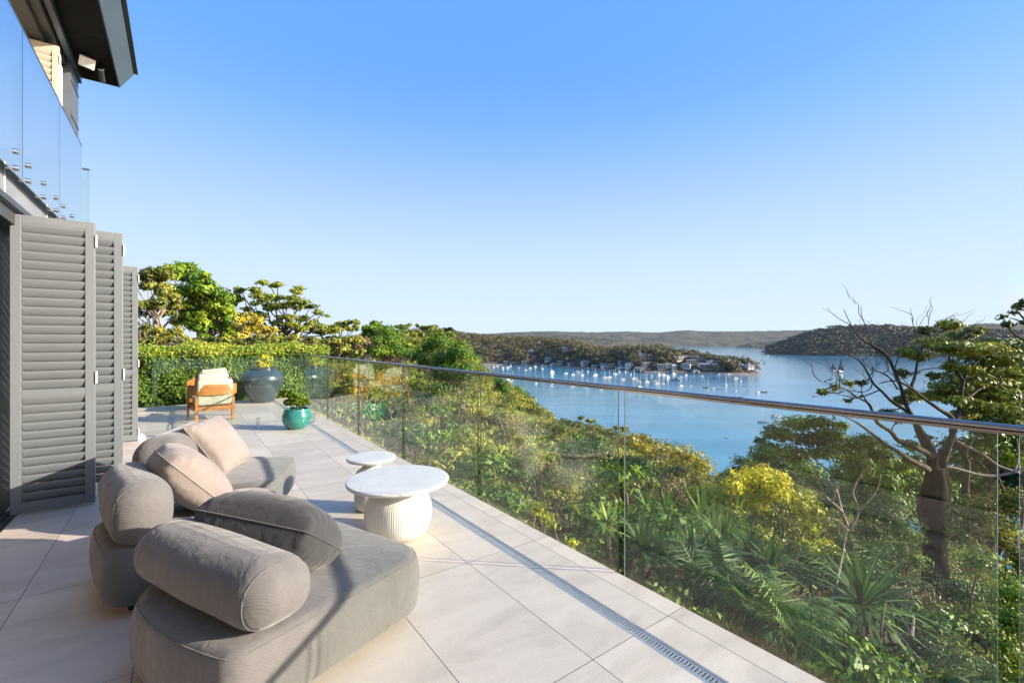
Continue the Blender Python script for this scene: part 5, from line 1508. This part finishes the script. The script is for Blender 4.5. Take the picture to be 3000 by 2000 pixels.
mb.add(vs, [(i * seg + k, i * seg + (k + 1) % seg, (i + 1) * seg + (k + 1) % seg, (i + 1) * seg + k) for i in range(n - 1) for k in range(seg)] + [tuple((n - 1) * seg + k for k in range(seg))])
mb.build("stem", simple("cactus_skin", (.13, .14, .045), .8, 0, .4, 25), t)
t = empty("sapling", (0, 0, 0), 0, "thin pale bare pole like sapling leaning right in front of the yellow vine", "sapling")
mb = MB(); q, rr = smooth_path([at(*cz(395, 1600), 4.7), at(*cz(470, 1200), 4.9), at(*cz(560, 800), 5.2), at(*cz(620, 500), 5.5), at(*cz(660, 270), 5.7)], [.016, .014, .012, .01, .006], 4); mb.tube(q, rr, 7, 0, True, .3); mb.build("trunk", M_BARKP, t)
t = empty("sapling", (0, 0, 0), 0, "thin yellowish sapling stem at the bottom, between the yucca and the dark shrub", "sapling")
mb = MB(); q, rr = smooth_path([at(*cz(890, 1640), 4.5), at(*cz(930, 1300), 4.6), at(*cz(960, 1000), 4.8), at(*cz(990, 860), 5.0)], [.02, .018, .013, .006], 4); mb.tube(q, rr, 7, 0, True, .3)
limb(mb, at(*cz(930, 1300), 4.6), at(*cz(880, 1500), 4.5), .012, .01); mb.build("trunk", M_BARKB, t)
t = empty("sapling", (0, 0, 0), 0, "bare forked grey shrub stem in the dark hollow right of the yellowish sapling", "sapling")
mb = MB()
for a_ in ([(1330, 1600), (1270, 1380), (1200, 1180), (1100, 1000), (1010, 880)], [(1300, 1600), (1305, 1400), (1330, 1180)], [(1200, 1180), (1210, 1000), (1100, 870)], [(1270, 1380), (1150, 1230), (1060, 1120)]):
    q, rr = smooth_path([at(*cz(x, y), 4.9 + .2 * i) for i, (x, y) in enumerate(a_)], list(np.linspace(.02, .005, len(a_))), 4); mb.tube(q, rr, 6, 0, True, .3)
mb.build("trunk", M_BARKP, t)

# ================================================================ left: hedge and big trees
hd = empty("hedge", (0, 0, 0), TH, "clipped yellow green hedge closing the far end of the terrace", "hedge")
n = 42000
top = R.rand(n) < .22
hx = R.uniform(-8.5, 3.5, n)
lz = R.rand(n)
ha = np.where(top, R.uniform(13.75, 15.1, n), 13.72 + np.abs(R.normal(size=n)) * .12)
hz = np.where(top, 1.36 + R.normal(size=n) * .05, -.1 + 1.48 * lz)
bulge = .10 * np.sin(hx * 2.1) + .07 * np.sin(hx * 5.3 + hz * 4)
ha = np.where(top, ha, ha - bulge - .06 * np.sin(hz * 6))
hz = hz + np.where(top, .05 * np.sin(hx * 3.3) + .04 * np.sin(hx * 7.7), 0)
Pn = np.column_stack([hx, ha, hz])
Nn = np.where(top[:, None], np.array([[0, -.3, 1.0]]), np.array([[0, -1.0, .35]])) + R.normal(size=(n, 3)) * .55
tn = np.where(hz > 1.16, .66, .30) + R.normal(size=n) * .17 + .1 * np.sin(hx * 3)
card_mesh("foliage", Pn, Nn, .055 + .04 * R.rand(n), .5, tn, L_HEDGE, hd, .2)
mb = MB()
for k in range(26): limb(mb, (-8.3 + k * .46, 14.3, -.7), (-8.3 + k * .46 + R.normal() * .2, 14.2 + R.normal() * .2, 1.2), .03, .01, 5)
for k in range(26): limb(mb, (-8.3 + k * .46, 14.0, -.7), (-8.3 + k * .46 + R.normal() * .25, 13.9 + R.normal() * .1, 1.1), .02, .008, 5)
mb.box(-8.5, 3.45, 14.05, 14.8, -.8, 1.1)
mb.build("stems", bark("hedge_wood", (.02, .02, .01), (.05, .045, .025)), hd)

def ctree(name, label, lst, Y, m, tint, dens, size, asp, conv=CL, k=.2636, dY=1.5, trunk=M_BARKB, tv=.2, flat=.5, grp=None, tr=.16, show=True):
    t = empty(name, (0, 0, 0), 0, label, "tree", grp)
    cl = clp(conv, k, [(x, y, rx * 1.15, ry * 1.2) for (x, y, rx, ry) in lst], Y, dY)
    limbs_to = cl
    cl = [(c + Vector((R.normal() * r[0] * .5, R.normal() * r[1] * .5, R.normal() * r[2] * .42)), (r[0] * q_, r[1] * q_, r[2] * q_ * 1.1)) for (c, r) in cl for q_ in R.uniform(.38, .78, 3)]
    crown("crown", cl, dens * 1.7, size, asp, m, t, tint, tv, flat)
    cx = sum(c.x for c, r in cl) / len(cl); cy = sum(c.y for c, r in cl) / len(cl); g = gz(cx, cy) - .3
    cl = limbs_to
    zm = min(c.z for c, r in cl); zc = sum(c.z for c, r in cl) / len(cl)
    hub = Vector((cx, cy, max(g + .5, g + (zc - g) * .45)))
    mb = MB(); limb(mb, (cx + .3, cy, g), hub, tr, tr * .7, 9, .1)
    for (c, r) in cl: limb(mb, hub, c, tr * .45, .02, 6, .18)
    mb.build("trunk", trunk, t, smooth=True)
    return t
ctree("broadleaf_tree", "large bright green broad crowned tree behind the hedge, tallest on the left", [(560, 130, 170, 65), (700, 190, 150, 60), (820, 220, 130, 60), (930, 330, 120, 70), (760, 340, 150, 80), (620, 330, 150, 90), (850, 450, 150, 90), (1000, 480, 120, 90), (1080, 470, 80, 80),
      (700, 480, 150, 90), (1050, 590, 110, 80), (900, 600, 150, 90), (740, 620, 140, 80), (620, 700, 110, 70), (800, 740, 150, 70), (960, 760, 120, 70), (1090, 720, 70, 70), (870, 860, 100, 60), (1040, 870, 90, 60), (470, 170, 90, 60)], 25, L_GREEN, .5, 150, .17, .5)
ctree("broadleaf_tree", "brownish olive tree with bare grey twigs left of the bright green one", [(130, 190, 100, 60), (270, 170, 110, 60), (380, 230, 110, 70), (200, 290, 120, 70), (330, 330, 110, 60), (440, 390, 100, 50), (250, 510, 150, 60), (400, 520, 150, 60), (520, 500, 90, 50), (120, 560, 70, 60), (60, 300, 100, 90), (330, 600, 120, 45)], 22, L_OLIVE, .28, 90, .2, .45, trunk=M_BARKP)
ctree("gum_tree", "open layered gum tree against the sky, right of the bright green tree", [(1230, 340, 65, 28), (1400, 340, 80, 34), (1560, 290, 90, 30), (1640, 290, 40, 18), (1480, 390, 110, 38), (1800, 350, 100, 38), (1600, 430, 110, 38), (1770, 440, 110, 40), (1280, 440, 70, 26), (1400, 510, 110, 42),
      (1620, 540, 130, 44), (1830, 500, 120, 42), (2010, 530, 90, 32), (2100, 570, 80, 28), (2180, 615, 45, 16), (1450, 610, 130, 44), (1700, 630, 140, 50), (1300, 590, 70, 50), (2060, 690, 60, 26), (1800, 720, 130, 50), (1900, 640, 80, 40), (2150, 760, 110, 34), (2270, 780, 80, 34), (1960, 760, 90, 40)], 27, L_GUM, .66, 95, .17, .42, trunk=M_BARK, flat=.25, dY=1.0)
ctree("golden_bush", "rounded golden yellow bush between the green tree and the layered gum", [(1270, 690, 110, 60), (1420, 700, 120, 60), (1540, 790, 100, 60), (1350, 800, 140, 60), (1480, 860, 130, 50), (1240, 830, 90, 60), (1330, 910, 150, 50), (1600, 900, 70, 40), (1180, 760, 50, 60)], 20, L_GOLD, .5, 95, .15, .4)
ctree("olive_bush", "olive bush low behind the hedge at the left, next to the farthest shutter", [(140, 700, 100, 50), (270, 800, 130, 60), (400, 830, 100, 50), (140, 830, 100, 60), (530, 800, 80, 60), (600, 850, 70, 50), (60, 760, 80, 90)], 18.5, L_OLIVE, .5, 100, .13, .45)
ctree("leafy_bush", "yellow green bush at the foot of the layered gum", [(1720, 880, 110, 40), (1660, 930, 100, 34), (1790, 860, 60, 30)], 18, L_HEDGE, .7, 120, .12, .45)
ctree("scrub", "tangle of olive scrub along the back of the hedge", [(x_, 905 + 18 * math.sin(x_), 110, 40) for x_ in range(60, 2500, 120)], 17.2, L_OLIVE, .34, 85, .13, .42)
n = 6500
gx = R.uniform(-18, -6.2, n); gy = 15.5 + R.rand(n) * 3.0
gzv = 1.02 + .2 * R.rand(n) + .2 * np.sin(gx * 1.3)
V_, F_, T_ = [], [], []
for i in range(0, n, 3):
    b_ = Vector((gx[i], gy[i], gz(gx[i], gy[i])))
    strap(V_, F_, T_, b_, R.rand() * 6.28, math.radians(R.uniform(60, 88)), 1.0 + .45 * R.rand(), .012, .5, .5 + R.normal() * .25, 3)
o = tinted("dry_grass", V_, F_, T_, L_DRY, None); tag(o, "tall dry pinkish grass behind the hedge", None, None, "stuff")

ctree("dark_tree", "dark blue green tree mass filling the right border behind the pale gum", [(2100, 60, 110, 50), (2230, 90, 110, 50), (2340, 60, 80, 60), (2080, 180, 90, 60), (2200, 220, 120, 70), (2330, 220, 90, 80), (2120, 330, 110, 60), (2010, 300, 80, 50), (2020, 420, 90, 60), (2250, 340, 110, 60), (2380, 330, 80, 90)], 16, L_DARK, .4, 75, .15, .42, C8, .6378, .8, M_BARKB)
ctree("leafy_tree", "mid green tree behind the burnt trunk's left side", [(1700, 250, 90, 50), (1790, 300, 90, 60), (1640, 340, 90, 50), (1740, 400, 100, 60), (1850, 330, 60, 50), (1620, 430, 80, 50)], 14.5, L_GREEN, .35, 85, .13, .42, C8, .6378, .6, M_BARKP)

# ---- the ridge of trees beyond the corner of the terrace
hill = [("dense round dark green tree on the ridge right of the layered gum", [(740, 250, 130, 50), (860, 260, 120, 50), (680, 310, 70, 50), (960, 300, 100, 60), (800, 340, 110, 50), (1030, 330, 80, 60)], 48, L_GREEN, .3, .3),
        ("open grey green gum on the skyline of the ridge", [(1190, 240, 50, 22), (1260, 230, 40, 16), (1200, 290, 90, 36), (1300, 300, 80, 36), (1380, 330, 80, 36), (1250, 360, 100, 40), (1370, 235, 30, 10)], 60, L_GUM, .5, .34),
        ("olive gum on the ridge skyline left of the distant dark crown", [(1480, 270, 80, 34), (1540, 250, 40, 20), (1600, 290, 80, 34), (1520, 330, 100, 40), (1660, 320, 80, 40), (1620, 380, 110, 44)], 64, L_OLIVE, .4, .34),
        ("brown green gum ending the ridge, above the bay", [(1750, 340, 80, 40), (1830, 350, 70, 36), (1890, 420, 70, 40), (1780, 420, 100, 44), (1960, 500, 60, 40), (1850, 480, 90, 44)], 58, L_GUM, .62, .32),
        ("bright green tree running down the ridge to the handrail", [(1530, 440, 90, 44), (1620, 500, 110, 44), (1500, 540, 110, 44), (1760, 520, 110, 44), (1880, 560, 110, 44), (1700, 610, 130, 40), (1990, 620, 110, 40), (2040, 690, 80, 36), (1830, 650, 110, 36), (1560, 630, 110, 36), (1940, 700, 110, 30)], 40, L_GREEN, .6, .26),
        ("yellowish tree in the middle of the ridge above the steel rail", [(870, 430, 90, 40), (960, 470, 90, 40), (1080, 450, 90, 44), (1130, 520, 80, 40), (1000, 540, 110, 36), (1220, 470, 80, 36), (1330, 520, 80, 40), (1250, 570, 110, 36), (1400, 580, 90, 36)], 36, L_HEDGE, .45, .24),
        ("low grey twiggy tree of the ridge, over the left part of the rail", [(720, 420, 70, 40), (780, 470, 80, 40), (660, 480, 70, 30), (830, 520, 90, 34), (600, 510, 60, 30)], 32, L_DRY, .4, .2),
        ("flat topped gum right of the layered gum, on a leaning trunk", [(60, 250, 90, 28), (170, 260, 110, 30), (300, 290, 90, 30), (350, 240, 60, 20), (120, 320, 140, 26), (430, 270, 90, 26), (520, 260, 80, 24), (480, 190, 60, 12), (400, 215, 50, 10), (620, 190, 60, 16)], 32, L_GUM, .62, .22),
        ("dark clipped mass of shrub on the ridge beside the rail's far end", [(380, 400, 110, 36), (300, 420, 60, 40), (480, 430, 90, 34), (560, 400, 70, 34)], 29, L_DARK, .3, .2),
        ("olive scrub along the top of the rail's far end", [(80, 440, 110, 40), (180, 470, 90, 40), (340, 510, 110, 34), (480, 520, 90, 30), (60, 520, 110, 24), (640, 560, 90, 26)], 24, L_OLIVE, .42, .16),
        ("blue green dark crown poking above the end of the ridge", [(1720, 290, 50, 18), (1790, 285, 50, 18), (1830, 305, 30, 16)], 160, L_DARK, .3, .6)]
for (lb, lst, Y, m, ti, sz) in hill:
    ctree("ridge_tree", lb, lst, Y, m, ti, 5.2 / (sz * sz), sz, .5, CG, .2338, Y * .05, M_BARK, .2, .5, None, .14)

# ---- bushes and small trees seen through the glass
thr = [("bush", "round bright green bush above the water, right of the fifth glass seam", [(1000 + 0, 0, 0, 0)], 0, None, 0)]
CA = lambda x, y: (1150 + x * .4146, 1050 + y * .4146)
kA = .4146
bush("round_bush", "round bright green bush seen through the glass, standing against the water", "bush", [(760, 190, 60, 55), (790, 230, 50, 50), (720, 240, 50, 50), (770, 270, 60, 36)], 38, L_GREEN, .4, 60, .2, .5, 1.0, M_BARKB, CA, kA)
bush("round_bush", "dark olive bush left of the round bright green one", "bush", [(650, 180, 60, 60), (680, 250, 60, 50), (620, 250, 50, 50), (560, 200, 50, 60), (560, 110, 60, 40), (640, 300, 60, 30)], 32, L_OLIVE, .25, 60, .2, .5, 1.0, M_BARKB, CA, kA)
bush("leafy_shrub", "long olive yellow shrub stepping down to the bay behind the glass", "shrub", [(900, 290, 90, 22), (970, 290, 60, 22), (990, 340, 50, 36), (1060, 390, 70, 36), (1100, 420, 50, 34), (850, 340, 60, 30), (860, 400, 60, 40), (800, 440, 60, 30)], 40, L_OLIVE, .6, 42, .22, .45, 2.0, M_BARKP, CA, kA)
bush("leafy_shrub", "green shrub row on the bay side of the slope, behind the reflected small table", "shrub", [(1220, 450, 80, 30), (1330, 420, 36, 14), (1400, 440, 46, 18), (1300, 470, 90, 30), (1420, 490, 90, 34), (1170, 500, 90, 34), (1500, 520, 80, 30), (1580, 490, 36, 16), (1560, 540, 80, 36)], 34, L_OLIVE, .4, 50, .2, .45, 1.5, M_BARKP, CA, kA)
bush("leafy_shrub", "brown orange shrub at the wide gap between two glass panels", "shrub", [(1640, 500, 40, 40), (1680, 560, 70, 44), (1760, 560, 70, 40), (1640, 620, 60, 60), (1780, 640, 70, 50)], 17, L_GOLD, .25, 130, .12, .4, .8, M_BARKB, CA, kA)
sap = [(225, 330, 90), (240, 360, 110), (335, 290, 60), (130, 280, 100)]
for (x, y, h) in sap:
    t = empty("sapling", (0, 0, 0), 0, "thin pale stemmed sapling on the grassy slope behind the glass", "sapling", "thin saplings on the slope")
    b_ = at(*CA(x, y + h * .5), 19.0); e_ = at(*CA(x + R.normal() * 14, y - h * .9), 19.4)
    g = gz(b_.x, b_.y); b_.z = min(b_.z, g)
    mb = MB(); limb(mb, b_, e_, .035, .012, 6, .08)
    cl = [(e_ + Vector((R.normal() * .5, R.normal() * .4, R.normal() * .3)), (.45, .45, .25)) for _ in range(4)]
    for (c, r) in cl: limb(mb, b_.lerp(e_, .7), c, .014, .006, 5)
    mb.build("trunk", M_BARKP, t); crown("crown", cl, 130, .12, .35, L_GUM, t, .5)

# ---- copies of a few shrubs and small trees over the whole slope
def proto(name, label, cat, grp, m, w, h, dens, size, asp, tint, k, bark_, lift=.25, seed=0):
    t = empty(name, (0, 0, 0), 0, label, cat, grp)
    cl = []
    for i in range(k):
        a_ = R.rand() * 6.28; r_ = w * .5 * math.sqrt(R.rand())
        cl.append((Vector((math.cos(a_) * r_, math.sin(a_) * r_, h * (lift + (1 - lift) * (.35 + .6 * R.rand()) * (1 - .45 * (r_ / (w * .5)) ** 2)))), (w * .26 * (.8 + .5 * R.rand()), w * .26 * (.8 + .5 * R.rand()), h * .15 * (.8 + .5 * R.rand()))))
    crown("foliage", cl, dens, size, asp, m, t, tint, .2, .6)
    mb = MB()
    for (c, r) in cl: limb(mb, (R.normal() * .04 * w, R.normal() * .04 * w, -.5), c, .02 * h + .01, .008, 5, .15)
    mb.build("stem", bark_, t, smooth=True)
    return t
GS = "low shrubs over the slope below the terrace"
PS = [proto("slope_shrub", "low olive shrub on the slope below the terrace", "shrub", GS, L_OLIVE, 1.1, .9, 380, .06, .4, .5, 8, M_BARKP),
      proto("slope_shrub", "low yellow green shrub on the slope below the terrace", "shrub", GS, L_GRASS, 1.2, .8, 380, .06, .35, .55, 8, M_BARKP),
      proto("slope_shrub", "dry brown shrub on the slope below the terrace", "shrub", GS, L_DRY, 1.0, .9, 300, .055, .3, .5, 7, M_BARKP),
      proto("slope_shrub", "low fresh green shrub on the slope below the terrace", "shrub", GS, L_GREEN, 1.1, .9, 380, .06, .45, .4, 8, M_BARKB),
      proto("slope_shrub", "low dark green shrub on the slope below the terrace", "shrub", GS, L_DARK, 1.2, .9, 380, .06, .45, .5, 8, M_BARKB)]
bs = empty("bare_shrub", (0, 0, 0), 0, "bare pale twiggy shrub standing on the grassy slope", "shrub", "bare twiggy shrubs on the slope")
mb = MB()
for k in range(11):
    a_ = k * 2.4; l_ = R.uniform(.7, 1.2); e_ = Vector((math.cos(a_) * l_ * .5, math.sin(a_) * l_ * .5, l_))
    limb(mb, (R.normal() * .05, R.normal() * .05, -.3), e_, .009, .003, 5, .12)
    for _ in range(4):
        b_ = e_ * R.uniform(.4, .8); limb(mb, b_, b_ + Vector((R.normal() * .22, R.normal() * .22, R.uniform(.15, .45))), .004, .002, 4, .15)
mb.build("twigs", M_BARKP, bs, smooth=True)
GT = "small trees down the slope to the bay"
PT = [proto("slope_tree", "olive gum tree lower down the slope towards the bay", "tree", GT, L_OLIVE, 4.6, 5.2, 34, .2, .42, .45, 12, M_BARK, .35),
      proto("slope_tree", "golden brown tree lower down the slope towards the bay", "tree", GT, L_GOLD, 4.8, 4.8, 34, .2, .42, .3, 12, M_BARK, .3),
      proto("slope_tree", "green tree lower down the slope towards the bay", "tree", GT, L_GREEN, 5.0, 5.4, 34, .2, .45, .35, 12, M_BARKB, .35),
      proto("slope_tree", "dark tree lower down the slope towards the bay", "tree", GT, L_DARK, 4.8, 5.2, 34, .2, .45, .5, 12, M_BARKB, .35)]
BX = np.array([880, 1000, 1150, 1400, 1500, 1560, 1640, 1740, 1810, 1900, 1990, 2080, 2150, 2240, 2400, 2600, 2750, 2850, 3000])
BY = np.array([1040, 1050, 1060, 1090, 1122, 1182, 1232, 1252, 1262, 1288, 1320, 1375, 1375, 1310, 1295, 1290, 1300, 1245, 1235])
def under(X, Y, h):
    """largest scale that keeps a plant of height h under the outline of the slope in the view"""
    px = 1500 + F * X / Y
    g = gz(X, Y)
    zmax = CAM_H - (np.interp(px, BX, BY) - 1000) / F * Y
    return px, g, (zmax - g) / h
usedp = {}
def put(o, X, Y, z, s):
    c = o if o.name not in usedp else copy_tree(o)
    usedp[o.name] = 1
    c.location = (X, Y, z); c.scale = (s, s, s * R.uniform(.85, 1.1)); c.rotation_euler.z = R.rand() * 6.28
    return c
k = 0
while k < 240:
    Y = 3.2 + 34 * R.rand() ** 1.5; px = R.uniform(905, 3700)
    X = (px - 1500) / F * Y
    p = X * CT + Y * ST; a = -X * ST + Y * CT
    if p < 2.9 and a < 14.6: continue
    if p < 3.6 and a < 13.3 and R.rand() < .5: continue
    px, g, smax = under(X, Y, 1.0)
    if 2020 < px < 2430 and Y < 9: smax = min(smax, CAM_H - (1650 - 1000) / F * Y - g)
    if 2640 < px < 2830 and Y < 10.3: smax = min(smax, CAM_H - (1700 - 1000) / F * Y - g)
    s = min(R.uniform(.55, 1.5) * (1 + Y / 60), smax)
    if s < .35: continue
    if Y < 9 and R.rand() < .5: continue
    if Y < 9: w_ = [.15, .1, 0, .35, .4]
    elif px < 1500: w_ = [.25, .45, .12, .15, .03]
    else: w_ = [.35, .28, .14, .18, .05]
    put(PS[R.choice(5, p=w_)], X, Y, g, s); k += 1
for (x, y, Y, s) in [(865, 580, 13, 1.0), (700, 330, 19, 1.1), (960, 560, 15, .9), (420, 480, 18, 1.0), (1350, 620, 14, .9), (250, 700, 12, .8), (1500, 620, 15, 1.0)]:
    c = at(*CA(x, y), Y); put(bs, c.x, c.y, gz(c.x, c.y), s * 1.15)
k = 0
for i in range(3000):
    if k >= 46: break
    Y = 24 + 75 * R.rand(); px = R.uniform(930, 1400); X = (px - 1500) / F * Y
    g = gz(X, Y); top = np.interp(px, [930, 1060, 1200, 1300, 1400], [985, 968, 968, 985, 1040])
    s = min(R.uniform(.6, 1.2), (CAM_H - (top - 1000) / F * Y - g) / 5.6)
    if s < .3: continue
    put(PT[R.choice(4, p=[.35, .15, .35, .15])], X, Y, g, s); k += 1
k = 0; tries = 0
while k < 170 and tries < 12000:
    tries += 1
    Y = 22 + 190 * R.rand() ** 1.4; px = R.uniform(1400, 2990)
    X = (px - 1500) / F * Y
    if px > 2050 and (Y < 24 or k % 3): continue
    px, g, smax = under(X, Y, 5.6)
    if g < WATER_Z + 1: continue
    s = min(R.uniform(.75, 1.7), smax)
    if s < .45: continue
    w_ = [.35, .3, .2, .15] if px < 2050 else [.2, .1, .4, .3]
    put(PT[R.choice(4, p=w_)], X, Y, g, s); k += 1
print("slope trees", k)

# ---- undergrowth nobody could count: grass and low leaves over the slope
n = 90000
Yv = 1.6 + 43 * R.rand(n) ** 1.7; pxv = R.uniform(880, 4400, n); Xv = (pxv - 1500) / F * Yv
pv = Xv * CT + Yv * ST; av = -Xv * ST + Yv * CT
ok = ~((pv < 2.42) & (av < 13.6))
Xv, Yv, pv, av = Xv[ok], Yv[ok], pv[ok], av[ok]; n = len(Xv)
zv = ground(Xv, Yv)
sz = .07 + .012 * Yv
Pn = np.column_stack([Xv, Yv, zv + R.rand(n) * (.22 + .008 * Yv)])
Nn = R.normal(size=(n, 3)) + np.array([[.3, -.5, .5]])
patch = np.sin(Xv * .9 + Yv * .5) * .5 + np.sin(Yv * .7 - Xv * .3) * .5
tn = .48 + .25 * patch + R.normal(size=n) * .18
kp = (Yv > 8) | (R.rand(n) < .3)
Xv, Yv, pv, av, Pn, Nn, sz, tn = Xv[kp], Yv[kp], pv[kp], av[kp], Pn[kp], Nn[kp], sz[kp], tn[kp]; n = len(Xv)
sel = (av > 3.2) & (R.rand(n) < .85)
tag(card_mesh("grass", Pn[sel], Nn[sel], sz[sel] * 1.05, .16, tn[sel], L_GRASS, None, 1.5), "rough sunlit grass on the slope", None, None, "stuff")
tag(card_mesh("undergrowth", Pn[~sel], Nn[~sel], sz[~sel] * np.where(Yv[~sel] < 9, .6, 1.0), .42, tn[~sel] - np.where(Yv[~sel] < 9, .3, .1), L_DARK, None, .3), "shaded leafy undergrowth below the terrace", None, None, "stuff")  # near cards get a darker tint: the terrace's shade put into leaf colour
n = 5000
a_ = R.uniform(-.5, 3.6, n); p_ = R.uniform(2.45, 4.2, n)
Xv = p_ * CT - a_ * ST; Yv = p_ * ST + a_ * CT
Pn = np.column_stack([Xv, Yv, ground(Xv, Yv) + .01 + R.rand(n) * .03])
m_lit = leaf_mat("orange_litter", (.20, .05, .02), (.42, .13, .05), (.55, .26, .12), .15)
tag(card_mesh("leaf_litter", Pn, np.array([[0, 0, 1.0]]) + R.normal(size=(n, 3)) * .5, np.full(n, .06), .35, R.rand(n), m_lit), "orange leaf litter on the soil under the palms", None, None, "stuff")

# ================================================================ the air over the bay
m_hz = bpy.data.materials.new("bay_haze"); m_hz.use_nodes = True
hn, hl = m_hz.node_tree.nodes, m_hz.node_tree.links
hn.clear()
ho = hn.new("ShaderNodeOutputMaterial"); hvn = hn.new("ShaderNodeVolumePrincipled")
hvn.inputs['Color'].default_value = (.62, .78, 1.0, 1); hvn.inputs['Density'].default_value = 1.6e-5; hvn.inputs['Anisotropy'].default_value = 0.0
hl.new(hvn.outputs[0], ho.inputs['Volume'])
mb = MB(); mb.box(-9400, 9400, -900, 8800, -69, 320)
hz_ = mb.build("haze", m_hz)
tag(hz_, "thin blue haze over the bay and the far hills", None, None, "stuff")
